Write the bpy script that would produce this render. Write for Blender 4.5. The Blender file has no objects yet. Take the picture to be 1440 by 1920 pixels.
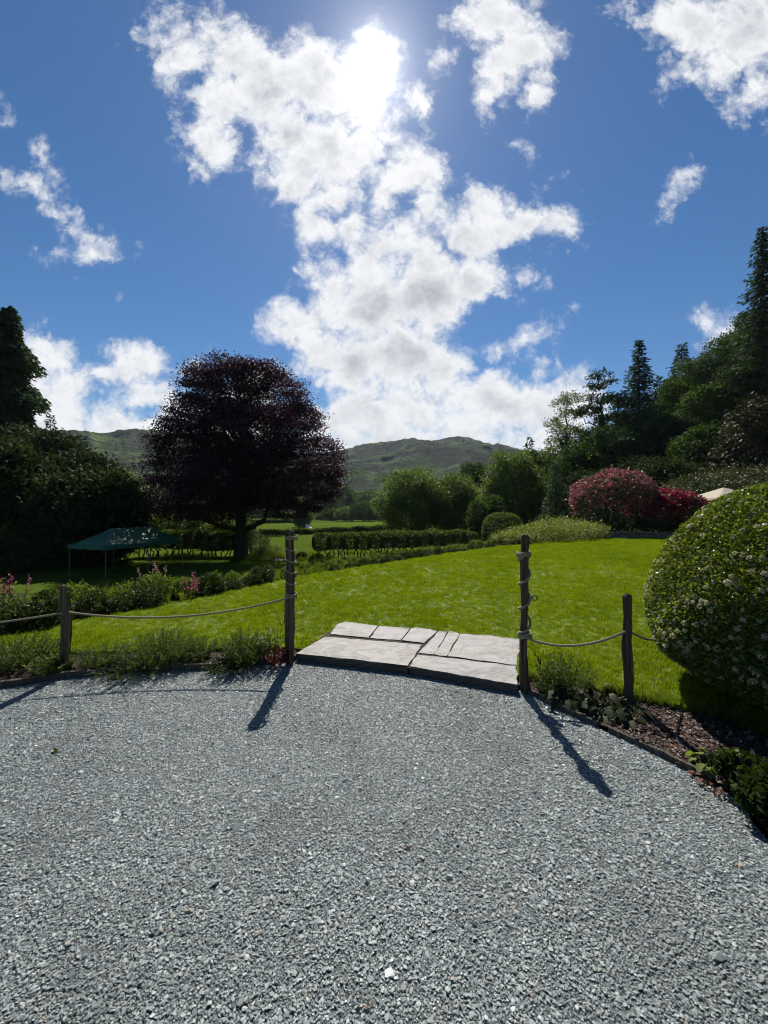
import bpy, bmesh, math, random
import numpy as np
from mathutils import Vector, Matrix
R = math.radians
rng = np.random.default_rng(11)
random.seed(5)
SC = bpy.context.scene
COL = SC.collection
PI = math.pi

# ------------------------------------------------------------------ camera, light, sky
F, CX, HY, H = 750.0, 720.0, 955.0, 1.6        # focal length in photo pixels, horizon row, eye height
cam_d = bpy.data.cameras.new('camera')
cam_d.sensor_fit = 'VERTICAL'; cam_d.sensor_height = 24.0; cam_d.lens = 24.0 * F / 1920
cam_d.shift_y = -5 / 1920
cam_d.clip_start = 0.05; cam_d.clip_end = 20000
cam = bpy.data.objects.new('camera', cam_d); COL.objects.link(cam)
cam.location = (0, 0, H); cam.rotation_euler = (R(90), 0, 0)
SC.camera = cam
SUN_AZ, SUN_EL = R(-1.1), R(47.7)              # azimuth from +Y towards +X
SUND = Vector((math.sin(SUN_AZ) * math.cos(SUN_EL), math.cos(SUN_AZ) * math.cos(SUN_EL), math.sin(SUN_EL)))
sl = bpy.data.lights.new('sun', 'SUN'); sl.energy = 5.0; sl.angle = R(0.53); sl.color = (1.0, 0.955, 0.88)
sun = bpy.data.objects.new('sun', sl); COL.objects.link(sun)
sun.rotation_euler = SUND.to_track_quat('Z', 'Y').to_euler()
SC.view_settings.view_transform = 'Standard'; SC.view_settings.look = 'None'
SC.view_settings.exposure = 0.62; SC.view_settings.gamma = 1.0
SC.view_settings.use_curve_mapping = False
SC.cycles.max_bounces = 6; SC.cycles.diffuse_bounces = 3; SC.cycles.glossy_bounces = 2
SC.cycles.transmission_bounces = 3; SC.cycles.transparent_max_bounces = 6; SC.cycles.volume_bounces = 0
SC.cycles.use_adaptive_sampling = True; SC.cycles.adaptive_threshold = 0.02
SC.cycles.use_denoising = True
SC.cycles.filter_width = 1.1
SC.cycles.sample_clamp_indirect = 6.0

world = bpy.data.worlds.new('World'); SC.world = world; world.use_nodes = True
WT = world.node_tree; WT.nodes.clear()
def wn(t, **k):
    n = WT.nodes.new(t)
    for a, b in k.items(): setattr(n, a, b)
    return n
def wmath(op, a, b=None, c=None, clamp=False):
    n = wn('ShaderNodeMath', operation=op, use_clamp=clamp)
    for i, v in enumerate((a, b, c)):
        if v is None: continue
        if isinstance(v, (int, float)): n.inputs[i].default_value = v
        else: WT.links.new(v, n.inputs[i])
    return n.outputs[0]
# clouds: a union of soft ellipses given as directions (photo column, row, half-width, half-height, turn in degrees)
CLOUDS = [
 (318,38,40,30,20),(350,72,50,40,30),(372,95,76,60,30),(440,115,78,62,20),(415,190,60,58,0),(400,265,44,48,20),(375,318,26,20,0),
 (500,160,88,84,0),(590,150,80,92,0),(680,140,70,80,0),(540,255,70,70,30),(560,330,60,62,0),(640,290,78,76,0),
 (620,370,78,38,0),(690,215,50,60,0),(590,430,42,36,0),(650,440,70,44,0),
 (935,40,66,58,0),(975,80,54,60,0),(935,130,44,52,0),(912,185,22,34,0),(1010,175,24,38,-20),(880,20,26,40,0),
 (782,178,22,34,15),(822,128,20,10,40),
 (775,320,52,52,20),(720,360,34,42,0),(790,385,30,50,0),(712,425,18,30,0),(765,440,24,24,0),
 (1030,432,56,30,20),(975,430,66,40,10),(905,395,58,44,0),(880,450,74,54,0),(800,495,86,52,0),(690,490,70,60,0),
 (625,540,60,54,0),(580,600,60,44,0),(512,612,28,20,0),(700,580,120,78,0),(810,560,90,74,0),(890,520,74,52,0),
 (940,548,22,18,0),(970,520,30,18,0),(660,670,96,74,0),(760,660,90,80,0),(830,700,70,60,0),(700,770,110,60,0),
 (800,770,120,56,0),(880,745,90,60,0),(960,765,96,60,0),(1050,775,76,56,0),(1012,705,20,18,0),(925,700,30,18,30),
 (905,655,14,10,0),(620,790,60,46,0),(590,760,26,22,0),(790,835,330,52,0),(1075,735,40,26,0),
 (95,668,40,46,0),(110,730,56,40,0),(255,690,52,36,10),(320,690,40,22,0),(180,700,60,16,0),(285,745,74,34,0),
 (200,815,230,50,-3),(40,760,60,90,0),(380,790,90,60,0),(330,770,50,60,0),(90,790,80,40,0),(480,760,60,80,0),
 (1322,600,26,28,0),(1352,622,26,20,0),(1310,38,76,64,0),(1390,60,76,84,0),(1360,120,56,44,0),(1420,150,40,60,0),(1285,130,44,36,30),(1440,220,24,24,0),
 (74,294,22,7,-52),(106,405,50,13,-45),(188,479,36,11,0),(1268,366,30,13,45),(988,296,13,7,-50),
 (1185,30,26,8,-60),(930,655,34,7,20),
]
tc = wn('ShaderNodeTexCoord')
sep = wn('ShaderNodeSeparateXYZ'); WT.links.new(tc.outputs['Generated'], sep.inputs[0])
dy = wmath('MAXIMUM', sep.outputs[1], 0.02)
uu = wmath('DIVIDE', sep.outputs[0], dy); vv = wmath('DIVIDE', sep.outputs[2], dy)
uv = wn('ShaderNodeCombineXYZ'); WT.links.new(uu, uv.inputs[0]); WT.links.new(vv, uv.inputs[1])
def wnoise(scale, detail, rough, vec, off=0.0, dist=0.0):
    n = wn('ShaderNodeTexNoise', noise_dimensions='3D')
    n.inputs['Scale'].default_value = scale; n.inputs['Detail'].default_value = detail
    n.inputs['Roughness'].default_value = rough; n.inputs['Distortion'].default_value = dist
    if off:
        a = wn('ShaderNodeVectorMath', operation='ADD'); WT.links.new(vec, a.inputs[0]); a.inputs[1].default_value = (off, off * .7, off * .3)
        vec = a.outputs[0]
    WT.links.new(vec, n.inputs['Vector'])
    return n
warp = wnoise(10.0, 5, 0.62, uv.outputs[0])
ws = wn('ShaderNodeVectorMath', operation='SUBTRACT'); WT.links.new(warp.outputs['Color'], ws.inputs[0]); ws.inputs[1].default_value = (.5, .5, .5)
wsc = wn('ShaderNodeVectorMath', operation='SCALE'); WT.links.new(ws.outputs[0], wsc.inputs[0]); wsc.inputs['Scale'].default_value = 0.085
wadd = wn('ShaderNodeVectorMath', operation='ADD'); WT.links.new(uv.outputs[0], wadd.inputs[0]); WT.links.new(wsc.outputs[0], wadd.inputs[1])
flat = wn('ShaderNodeVectorMath', operation='MULTIPLY'); WT.links.new(wadd.outputs[0], flat.inputs[0]); flat.inputs[1].default_value = (1, 1, 0)
acc = None
flat_o = flat.outputs[0]
for i_, (px, py, a, b, t) in enumerate(CLOUDS):
    if i_ % 8 == 0 and i_:          # keeps the long sum evaluated in order
        tiny = wn('ShaderNodeCombineXYZ'); WT.links.new(wmath('MULTIPLY', acc, 1e-9), tiny.inputs[2])
        fa = wn('ShaderNodeVectorMath', operation='ADD'); WT.links.new(flat.outputs[0], fa.inputs[0]); WT.links.new(tiny.outputs[0], fa.inputs[1]); flat_o = fa.outputs[0]
    if min(a, b) < 32: a *= .82; b *= .82
    m = wn('ShaderNodeMapping', vector_type='TEXTURE')
    m.inputs['Location'].default_value = ((px - CX) / F, (HY - py) / F, 0)
    m.inputs['Rotation'].default_value = (0, 0, R(t))
    m.inputs['Scale'].default_value = (a / F, b / F, 1)
    WT.links.new(flat_o, m.inputs['Vector'])
    l = wn('ShaderNodeVectorMath', operation='LENGTH'); WT.links.new(m.outputs[0], l.inputs[0])
    e = wmath('MULTIPLY', wmath('SUBTRACT', l.outputs['Value'], 1.0), min(a, b) / F * 14)   # rough distance to the outline
    acc = e if acc is None else wmath('SMOOTH_MIN', acc, e, 0.22)
n1 = wnoise(8.5, 8, 0.62, uv.outputs[0], 3.1, 0.25)
n2 = wnoise(24.0, 7, 0.68, wadd.outputs[0], 8.7)
def billow(off):
    v = wn('ShaderNodeTexVoronoi', feature='F1'); v.inputs['Scale'].default_value = 11.0; v.inputs['Detail'].default_value = 3.0
    v.inputs['Roughness'].default_value = 0.55; v.inputs['Lacunarity'].default_value = 2.3
    a_ = wn('ShaderNodeVectorMath', operation='ADD'); WT.links.new(wadd.outputs[0], a_.inputs[0]); a_.inputs[1].default_value = (0, off, 0); WT.links.new(a_.outputs[0], v.inputs['Vector'])
    return v.outputs['Distance']
v0 = billow(0.0); v1 = billow(0.018)
cov = wmath('MULTIPLY', acc, -1.0)
cov = wmath('ADD', cov, wmath('MULTIPLY', wmath('SUBTRACT', n1.outputs['Fac'], 0.5), 1.9))
cov = wmath('ADD', cov, wmath('MULTIPLY', wmath('SUBTRACT', n2.outputs['Fac'], 0.5), 1.0))
cov = wmath('ADD', cov, wmath('MULTIPLY', wmath('SUBTRACT', 0.95, v0), 0.85))
cov = wmath('ADD', cov, 0.30)
mr = wn('ShaderNodeMapRange', interpolation_type='SMOOTHSTEP'); WT.links.new(cov, mr.inputs[0])
mr.inputs[1].default_value = -0.22; mr.inputs[2].default_value = 0.82
dens = mr.outputs[0]
thick = wn('ShaderNodeMapRange', interpolation_type='SMOOTHSTEP'); WT.links.new(cov, thick.inputs[0])
thick.inputs[1].default_value = 0.35; thick.inputs[2].default_value = 1.8
# relief: thickness here against thickness a little nearer the sun
n1b = wnoise(8.5, 5, 0.62, uv.outputs[0], 3.12, 0.25)
n3 = wnoise(2.7, 5, 0.55, wadd.outputs[0], 6.9, 0.2)
n3r = wn('ShaderNodeMapRange', interpolation_type='SMOOTHSTEP'); WT.links.new(n3.outputs['Fac'], n3r.inputs[0])
n3r.inputs[1].default_value = 0.36; n3r.inputs[2].default_value = 0.66
rel = wmath('ADD', wmath('MULTIPLY', wmath('SUBTRACT', n1b.outputs['Fac'], n1.outputs['Fac']), 1.6), wmath('MULTIPLY', wmath('SUBTRACT', v0, v1), 1.1))
grey = wmath('MULTIPLY', thick.outputs[0], wmath('ADD', wmath('MULTIPLY', n3r.outputs[0], 0.75), 0.12))
grey = wmath('ADD', grey, wmath('MULTIPLY', rel, 0.5), clamp=True)
cc = wn('ShaderNodeMix', data_type='RGBA'); WT.links.new(grey, cc.inputs['Factor'])
cc.inputs['A'].default_value = (0.76, 0.77, 0.79, 1); cc.inputs['B'].default_value = (0.36, 0.38, 0.43, 1)
# the sun's disc and its aureole in thin cloud
dt = wn('ShaderNodeVectorMath', operation='DOT_PRODUCT'); WT.links.new(tc.outputs['Generated'], dt.inputs[0]); dt.inputs[1].default_value = SUND
ang = wmath('ARCCOSINE', wmath('MINIMUM', dt.outputs['Value'], 0.999999))
def glow(width, amp):
    q = wmath('DIVIDE', ang, R(width)); return wmath('MULTIPLY', wmath('EXPONENT', wmath('MULTIPLY', wmath('MULTIPLY', q, q), -1.0)), amp)
def halo(width, amp):
    return wmath('MULTIPLY', wmath('EXPONENT', wmath('MULTIPLY', ang, -1.0 / R(width))), amp)
au = wmath('ADD', glow(1.0, 4.0), wmath('ADD', halo(1.9, 1.0), halo(12.0, 0.05)))
sky = wn('ShaderNodeTexSky', sky_type='NISHITA', sun_disc=False)
sky.sun_elevation = SUN_EL; sky.sun_rotation = SUN_AZ
sky.altitude = 60; sky.air_density = 1.0; sky.dust_density = 0.1; sky.ozone_density = 5.0
hs = wn('ShaderNodeHueSaturation'); hs.inputs['Saturation'].default_value = 1.2; WT.links.new(sky.outputs[0], hs.inputs['Color'])
bg1 = wn('ShaderNodeBackground'); WT.links.new(hs.outputs[0], bg1.inputs['Color']); bg1.inputs['Strength'].default_value = 0.056
bg2 = wn('ShaderNodeBackground'); WT.links.new(cc.outputs['Result'], bg2.inputs['Color']); bg2.inputs['Strength'].default_value = 0.78
bg3 = wn('ShaderNodeBackground'); bg3.inputs['Color'].default_value = (1, 0.97, 0.93, 1); WT.links.new(au, bg3.inputs['Strength'])
mx = wn('ShaderNodeMixShader'); WT.links.new(dens, mx.inputs[0]); WT.links.new(bg1.outputs[0], mx.inputs[1]); WT.links.new(bg2.outputs[0], mx.inputs[2])
ad = wn('ShaderNodeAddShader'); WT.links.new(mx.outputs[0], ad.inputs[0]); WT.links.new(bg3.outputs[0], ad.inputs[1])
wo = wn('ShaderNodeOutputWorld'); WT.links.new(ad.outputs[0], wo.inputs['Surface'])
world.cycles.sampling_method = 'MANUAL'; world.cycles.sample_map_resolution = 512

# ------------------------------------------------------------------ helpers
def P(px, py, Y): return np.array(((px - CX) / F * Y, Y, H - (py - HY) / F * Y))
def G(px, py, z=0.0):
    Y = F * (H - z) / (py - HY); return np.array(((px - CX) / F * Y, Y, z))
def sstep(t): t = np.clip(t, 0, 1); return t * t * (3 - 2 * t)
_lat = np.random.default_rng(3).random((256, 256))
def vnoise(x, y):
    x = np.asarray(x, float); y = np.asarray(y, float)
    xi = np.floor(x).astype(int); yi = np.floor(y).astype(int); fx = x - xi; fy = y - yi
    fx = fx * fx * (3 - 2 * fx); fy = fy * fy * (3 - 2 * fy)
    g = lambda i, j: _lat[i % 256, j % 256]
    return (g(xi, yi) * (1 - fx) + g(xi + 1, yi) * fx) * (1 - fy) + (g(xi, yi + 1) * (1 - fx) + g(xi + 1, yi + 1) * fx) * fy - .5
def fbm(x, y, o=5, rough=.5):
    s = 0; a = 1.0
    for k in range(o):
        s = s + a * vnoise(x * 2 ** k + 17.3 * k, y * 2 ** k + 9.1 * k); a *= rough
    return s
def terrain(x, y):
    x = np.asarray(x, float); y = np.asarray(y, float)
    dd = 0.7 * (y - 8.65) - 0.7 * (x + 2)
    z = -0.08 - 2.67 * sstep((dd - 0.9) / 10) - 1.25 * sstep((y - 60) / 140) * sstep((dd - 8) / 20)
    q = np.maximum(0, .85 * x - .25 * y - 12)
    return z + np.minimum(.5 * q * q / (q + 4), 45)
def T(x, y): return float(terrain(x, y))

def mesh_np(name, verts, faces, rnd=None, smooth=False):
    """verts (N,3); faces (M,k) all of one size"""
    me = bpy.data.meshes.new(name)
    verts = np.asarray(verts, np.float32); faces = np.asarray(faces, np.int32)
    k = faces.shape[1]
    me.vertices.add(len(verts)); me.vertices.foreach_set('co', verts.ravel())
    me.loops.add(faces.size); me.loops.foreach_set('vertex_index', faces.ravel())
    me.polygons.add(len(faces))
    me.polygons.foreach_set('loop_start', np.arange(0, faces.size, k, dtype=np.int32))
    me.polygons.foreach_set('loop_total', np.full(len(faces), k, np.int32))
    if smooth: me.polygons.foreach_set('use_smooth', np.ones(len(faces), bool))
    if rnd is not None:
        at = me.attributes.new('rnd', 'FLOAT', 'POINT'); at.data.foreach_set('value', np.asarray(rnd, np.float32))
    me.update(calc_edges=True); me.validate()
    return me
def link(name, me, mat, parent=None):
    o = bpy.data.objects.new(name, me); COL.objects.link(o)
    if mat is not None and me is not None:
        me.materials.clear(); me.materials.append(mat)
    if parent is not None: o.parent = parent
    return o
def from_bm(name, bm, mat, parent=None, smooth=False):
    me = bpy.data.meshes.new(name); bm.normal_update(); bm.to_mesh(me); bm.free()
    if smooth:
        for p in me.polygons: p.use_smooth = True
    return link(name, me, mat, parent)
def tag(o, label=None, cat=None, group=None, kind=None):
    if label: o['label'] = label
    if cat: o['category'] = cat
    if group: o['group'] = group
    if kind: o['kind'] = kind
    return o
def empty(name, loc, label, cat, group=None, rz=0):
    o = bpy.data.objects.new(name, None); COL.objects.link(o); o.empty_display_size = .3
    o.location = [float(v) for v in loc]; o.rotation_euler = (0, 0, rz)
    return tag(o, label, cat, group)
def copy_tree(o, parent=None):
    c = o.copy(); COL.objects.link(c); c.parent = parent
    for ch in list(o.children): copy_tree(ch, c)
    return c

# ---- materials
class NT:
    def __init__(s, name):
        s.m = bpy.data.materials.new(name); s.m.use_nodes = True; s.t = s.m.node_tree; s.t.nodes.clear()
        s.out = s.t.nodes.new('ShaderNodeOutputMaterial')
    def n(s, t, ins=None, **k):
        n = s.t.nodes.new(t)
        for a, b in k.items(): setattr(n, a, b)
        for a, b in (ins or {}).items():
            if hasattr(b, 'is_output'): s.t.links.new(b, n.inputs[a])
            else: n.inputs[a].default_value = b
        return n
    def ramp(s, fac, cols, pos=None):
        r = s.n('ShaderNodeValToRGB', {'Fac': fac}); e = r.color_ramp.elements
        pos = pos or [i / (len(cols) - 1) for i in range(len(cols))]
        while len(e) < len(cols): e.new(.5)
        for i, (c, p) in enumerate(zip(cols, pos)): e[i].position = p; e[i].color = (*c, 1)
        return r.outputs[0]
    def noise(s, scale, detail=5, rough=.55, vec=None, dist=0, out='Fac'):
        i = {'Scale': scale, 'Detail': detail, 'Roughness': rough, 'Distortion': dist}
        if vec is not None: i['Vector'] = vec
        return s.n('ShaderNodeTexNoise', i).outputs[out]
    def coord(s, which='Object'): return s.n('ShaderNodeTexCoord').outputs[which]
    def mapping(s, vec, scale=(1, 1, 1), rot=(0, 0, 0)):
        return s.n('ShaderNodeMapping', {'Vector': vec, 'Scale': scale, 'Rotation': rot}).outputs[0]
    def mix(s, fac, a, b, mode='MIX'):
        n = s.n('ShaderNodeMix', data_type='RGBA', blend_type=mode)
        for k, v in (('Factor', fac), ('A', a), ('B', b)):
            if hasattr(v, 'is_output'): s.t.links.new(v, n.inputs[k])
            else: n.inputs[k].default_value = v if k == 'Factor' else (*v, 1)
        return n.outputs['Result']
    def bump(s, h, strength=.5, dist=.01):
        return s.n('ShaderNodeBump', {'Height': h, 'Strength': strength, 'Distance': dist}).outputs[0]
    def bsdf(s, col, rough=.7, normal=None, spec=.5, metal=0):
        i = {'Base Color': col if hasattr(col, 'is_output') else (*col, 1), 'Roughness': rough, 'Specular IOR Level': spec, 'Metallic': metal}
        if normal is not None: i['Normal'] = normal
        return s.n('ShaderNodeBsdfPrincipled', i).outputs[0]
    def done(s, sh): s.t.links.new(sh, s.out.inputs['Surface']); return s.m
def leaf_mat(name, cols, trans=.35, tint=(1.0, 1.0, .45), rough=.58, spec=.25, tscale=1.6):
    k = NT(name)
    a = k.n('ShaderNodeAttribute', attribute_name='rnd').outputs['Fac']
    c = k.ramp(a, cols)
    b = k.bsdf(c, rough, spec=spec)
    tcol = k.mix(1.0, c, tuple(t * tscale for t in tint), 'MULTIPLY')
    tr = k.n('ShaderNodeBsdfTranslucent', {'Color': tcol}).outputs[0]
    return k.done(k.n('ShaderNodeMixShader', {0: trans, 1: b, 2: tr}).outputs[0])
def bark_mat(name, c1, c2, sc=6):
    k = NT(name); v = k.mapping(k.coord(), (1, 1, .18))
    f = k.noise(sc, 6, .6, v)
    return k.done(k.bsdf(k.ramp(f, [c1, c2], [.35, .7]), .9, k.bump(f, .8, .05), spec=.2))

# ---- foliage
def unit(v): return v / np.maximum(np.linalg.norm(v, axis=-1, keepdims=True), 1e-9)
def leaves(name, p, L, W, dirs=None, jit=1.0, r=None, bend=.12, tone=None):
    r = r or rng; n = len(p); p = np.asarray(p, float)
    a = r.normal(size=(n, 3))
    a = unit(a) if dirs is None else unit(np.asarray(dirs) + jit * unit(a))
    b = unit(np.cross(a, r.normal(size=(n, 3)))); c = np.cross(a, b)
    s = (.7 + .6 * r.random(n))[:, None]
    L = np.broadcast_to(np.asarray(L, float), (n,))[:, None] * s; W = np.broadcast_to(np.asarray(W, float), (n,))[:, None] * s
    v = np.stack([p, p + a * L * .45 + b * W * .5 + c * L * bend, p + a * L, p + a * L * .45 - b * W * .5 + c * L * bend], 1).reshape(-1, 3)
    f = np.arange(4 * n).reshape(n, 4)
    t = r.random(n) if tone is None else np.clip(tone + .25 * (r.random(n) - .5), 0, 1)
    return mesh_np(name, v, f, np.repeat(t, 4))
def tube_arrays(paths, sides=7):
    """paths: list of (pts (k,3), radii (k,)) -> verts, quad faces"""
    V = []; Fa = []; o = 0
    th = np.arange(sides) / sides * 2 * PI
    for pts, rad in paths:
        pts = np.asarray(pts, float); rad = np.broadcast_to(np.asarray(rad, float), (len(pts),))
        t = unit(np.gradient(pts, axis=0)); ref = np.where(np.abs(t[:, 2:3]) > .9, np.array([[1., 0, 0]]), np.array([[0, 0, 1.]]))
        ref = np.broadcast_to(ref[0], t.shape) if abs(t[:, 2]).max() < .95 else np.broadcast_to(np.array([1., .13, 0]), t.shape)
        b = unit(np.cross(t, ref)); c = np.cross(t, b)
        ring = pts[:, None] + rad[:, None, None] * (np.cos(th)[None, :, None] * b[:, None] + np.sin(th)[None, :, None] * c[:, None])
        V.append(ring.reshape(-1, 3)); k = len(pts)
        i = np.arange(k - 1)[:, None] * sides; j = np.arange(sides)[None]; j2 = (j + 1) % sides
        Fa.append((np.stack([i + j, i + j2, i + sides + j2, i + sides + j], -1) + o).reshape(-1, 4)); o += k * sides
    return np.concatenate(V), np.concatenate(Fa)
def tubes(name, paths, mat, parent=None, sides=7):
    v, f = tube_arrays(paths, sides); return link(name, mesh_np(name, v, f, smooth=True), mat, parent)
def bent(a, b, k=6, wob=.1, r=None):
    r = r or rng; a = np.asarray(a, float); b = np.asarray(b, float); t = np.linspace(0, 1, k)[:, None]
    w = r.normal(size=(k, 3)) * wob * np.linalg.norm(b - a) * np.sin(t * PI)
    return a + (b - a) * t + w
def crown_clumps(blobs, n, r, inner=.55, reject=.72):
    b = np.asarray(blobs, float); ar = b[:, 3] * b[:, 4] + b[:, 4] * b[:, 5] + b[:, 3] * b[:, 5]
    m = n * 3; i = r.choice(len(b), m, p=ar / ar.sum()); d = unit(r.normal(size=(m, 3)))
    q = inner + (1 - inner) * r.random(m) ** .5
    p = b[i, :3] + d * q[:, None] * b[i, 3:6]
    keep = np.ones(m, bool)
    for k in range(len(b)):
        e = np.linalg.norm((p - b[k, :3]) / b[k, 3:6], axis=1); keep &= ~((e < reject) & (i != k))
    return p[keep][:n], d[keep][:n]
def crown_mesh(name, blobs, nclump, per, sig, L, W, seed, droop=0.0, inner=.55, zf=.6, reject=.72, tonevar=.8):
    r = np.random.default_rng(seed); c, d = crown_clumps(blobs, nclump, r, inner, reject); n = len(c)
    pts = np.repeat(c, per, 0) + r.normal(size=(n * per, 3)) * np.array([sig, sig, sig * zf])
    ct = r.random(n); tone = np.repeat(.5 + tonevar * (ct - .5), per)
    dirs = np.repeat(d, per, 0) + np.array([0, 0, -droop])
    return leaves(name, pts, L, W, dirs, 1.4, r, tone=tone), c
def auto_blobs(w, h, z0, n, seed, lump=.5, flat=1.0):
    """lumps round an egg of width w and height h whose foot is at z0"""
    r = np.random.default_rng(seed); c = np.array([0, 0, z0 + h / 2]); B = [(0, 0, c[2], w * .36, w * .36, h * .40)]
    for k in range(n):
        z = (k + .5) / n * 2 - 1; a = k * 2.4 + r.random() * .8; s = math.sqrt(max(0, 1 - z * z * .95)) * (.72 + .42 * r.random())
        q = lump * (.75 + .5 * r.random())
        B.append((math.cos(a) * s * w * .5 * (1 - q * .92), math.sin(a) * s * w * .5 * (1 - q * .92), c[2] + z * h * .5 * (1 - q * .98), w * .5 * q, w * .5 * q, h * .5 * q * flat))
    return B
def broadleaf(name, label, cat, loc, blobs, nclump, per, sig, L, mat, bark, trunk_r=.4, seed=1, fork=.35, group=None, droop=.2, nlimb=10, W=None, parts=('crown', 'trunk'), inner=.55, zf=.6, lean=(0, 0), reject=.72):
    root = empty(name, loc, label, cat, group); r = np.random.default_rng(seed + 100)
    me, c = crown_mesh(parts[0], blobs, nclump, per, sig, L, W or L * .6, seed, droop, inner, zf, reject)
    link(parts[0], me, mat, root)
    top = max(b[2] + b[5] for b in blobs); z1 = top * fork
    ln = np.array([lean[0], lean[1], 0.])
    paths = [(np.array([[0, 0, -.4], [0, 0, .0], [.02, .01, .25 * z1], [0, .02, .6 * z1], [0, 0, z1]]) + ln * np.array([[0], [0], [.2], [.6], [1]]), trunk_r * np.array([1.7, 1.35, 1.02, .92, .85]))]
    far = c[r.choice(len(c), min(nlimb, len(c)), replace=False)]
    for q in far:
        st = np.array([0, 0, z1 * (.75 + .25 * r.random())]) + ln
        paths.append((bent(st, st + (q - st) * .9, 7, .07, r), trunk_r * np.linspace(.55, .08, 7)))
    paths.append((bent([ln[0], ln[1], z1 * .95], [ln[0] * 1.5, ln[1], top * .88], 8, .04, r), trunk_r * np.linspace(.8, .06, 8)))
    tubes(parts[1], paths, bark, root)
    return root
def conifer(name, label, cat, loc, h, rad, mat, bark, nb=120, dens=7, base=.06, power=.9, droop=.35, L=.5, W=.2, seed=1, group=None, trunk_r=None, side=.28, thin=0.0, tip=.12, dz=0.0, shape=None, jit=.55):
    root = empty(name, loc, label, cat, group); r = np.random.default_rng(seed)
    tr = trunk_r or h * .014
    pts = []; dr = []; tn = []; paths = [(np.array([[0, 0, -.5], [0, 0, .02 * h], [0, 0, .5 * h], [0, 0, h * .99]]), tr * np.array([1.5, 1.15, .6, .05]))]
    for k in range(nb):
        t = base + (1 - base) * ((k + r.random()) / nb) ** .92
        prof = shape(t) if shape else ((1 - t) / (1 - base)) ** power
        Lb = rad * prof * (.72 + .5 * r.random()) + tip * rad * .4
        if r.random() < thin: Lb *= .45
        az = k * 2.39996 + r.normal() * .3; n = max(4, int(Lb * dens)); s = r.random(n) ** .75
        s[0] = 1
        cx, sy = math.cos(az), math.sin(az)
        rr = Lb * (.08 + .92 * s); lat = r.normal(size=n) * side * Lb * (s * (1.15 - s) * 1.6 + .05)
        z = t * h - droop * Lb * s ** 1.25 + dz * Lb * s ** 3 + r.normal(size=n) * .06 * Lb
        pts.append(np.stack([cx * rr - sy * lat, sy * rr + cx * lat, z], 1))
        d = np.array([cx, sy, -droop * .9]); dr.append(np.repeat(d[None], n, 0) + np.stack([-sy * np.sign(lat) * .6, cx * np.sign(lat) * .6, 0 * lat], 1))
        tn.append(np.full(n, .15 + .7 * r.random()))
        if k % 2 == 0:
            paths.append((np.array([[0, 0, t * h], [cx * Lb * .5, sy * Lb * .5, t * h - droop * Lb * .42], [cx * Lb * .92, sy * Lb * .92, t * h - (droop - dz) * Lb * .9]]), tr * .22 * np.array([1, .6, .2])))
    link('crown', leaves('crown', np.concatenate(pts), L, W, np.concatenate(dr), jit, r, tone=np.concatenate(tn)), mat, root)
    tubes('trunk', paths, bark, root, 6)
    return root

# ------------------------------------------------------------------ ground materials
def ground_mat():
    k = NT('ground_grass'); co = k.coord('Object')
    big = k.noise(.03, 4, .6, co); mid = k.noise(.6, 6, .65, co); fine = k.noise(14, 4, .7, co)
    vor = k.n('ShaderNodeTexVoronoi', {'Vector': k.mapping(co, (.005, .032, 1), (0, 0, .12)), 'Scale': 1.0}).outputs['Color']
    v = k.n('ShaderNodeSeparateColor', {'Color': vor}).outputs[0]
    field = k.ramp(v, [(.045, .055, .014), (.045, .075, .010), (.08, .12, .012), (.04, .05, .014)])
    g = k.ramp(mid, [(.035, .056, .008), (.055, .09, .010), (.085, .12, .016)], [.3, .5, .75])
    sepx = k.n('ShaderNodeSeparateXYZ', {0: co}).outputs[1]
    far = k.n('ShaderNodeMapRange', {0: sepx, 1: 45.0, 2: 60.0}).outputs[0]
    c = k.mix(far, g, field); c = k.mix(.35, c, k.ramp(fine, [(.02, .034, .006), (.09, .12, .02)], [.3, .7]))
    c = k.mix(k.ramp(big, [(0, 0, 0), (.5, .5, .5)], [.5, .75]), c, (.07, .07, .02))
    return k.done(k.bsdf(c, .9, k.bump(k.noise(9, 6, .7, co), .7, .12), spec=.0))
M_ground = ground_mat()
def gravel_mat(name, stones=False):
    k = NT(name); co = k.coord('Object')
    if stones:
        rnd = k.n('ShaderNodeObjectInfo').outputs['Random']
        c = k.ramp(rnd, [(.07, .085, .085), (.17, .208, .202), (.25, .295, .285), (.33, .37, .355), (.50, .54, .51), (.28, .215, .14)], [0, .2, .5, .8, .965, .985])
        n = k.noise(60, 4, .6, co)
        c = k.mix(.3, c, k.ramp(n, [(.06, .07, .077), (.24, .26, .245)], [.3, .7]))
        pn = k.noise(1.1, 5, .62, k.n('ShaderNodeNewGeometry').outputs['Position'])
        c = k.mix(k.ramp(pn, [(.45, .45, .45), (0, 0, 0)], [.36, .52]), c, (.09, .10, .092)); c = k.mix(k.ramp(pn, [(0, 0, 0), (.4, .4, .4)], [.58, .74]), c, (.24, .22, .18))
        return k.done(k.bsdf(c, .55, k.bump(n, .3, .002), spec=.45))
    v = k.n('ShaderNodeTexVoronoi', {'Vector': co, 'Scale': 110.0}); cell = k.n('ShaderNodeSeparateColor', {'Color': v.outputs['Color']}).outputs[0]
    c = k.ramp(cell, [(.05, .06, .06), (.11, .132, .127), (.18, .205, .195)])
    big = k.noise(1.3, 5, .6, co); c = k.mix(k.ramp(big, [(0, 0, 0), (.35, .35, .35)], [.45, .75]), c, (.10, .09, .07))
    return k.done(k.bsdf(c, .75, k.bump(v.outputs['Distance'], .9, .01), spec=.3))
M_gravel = gravel_mat('slate_gravel'); M_stone = gravel_mat('slate_chips', True)
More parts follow.
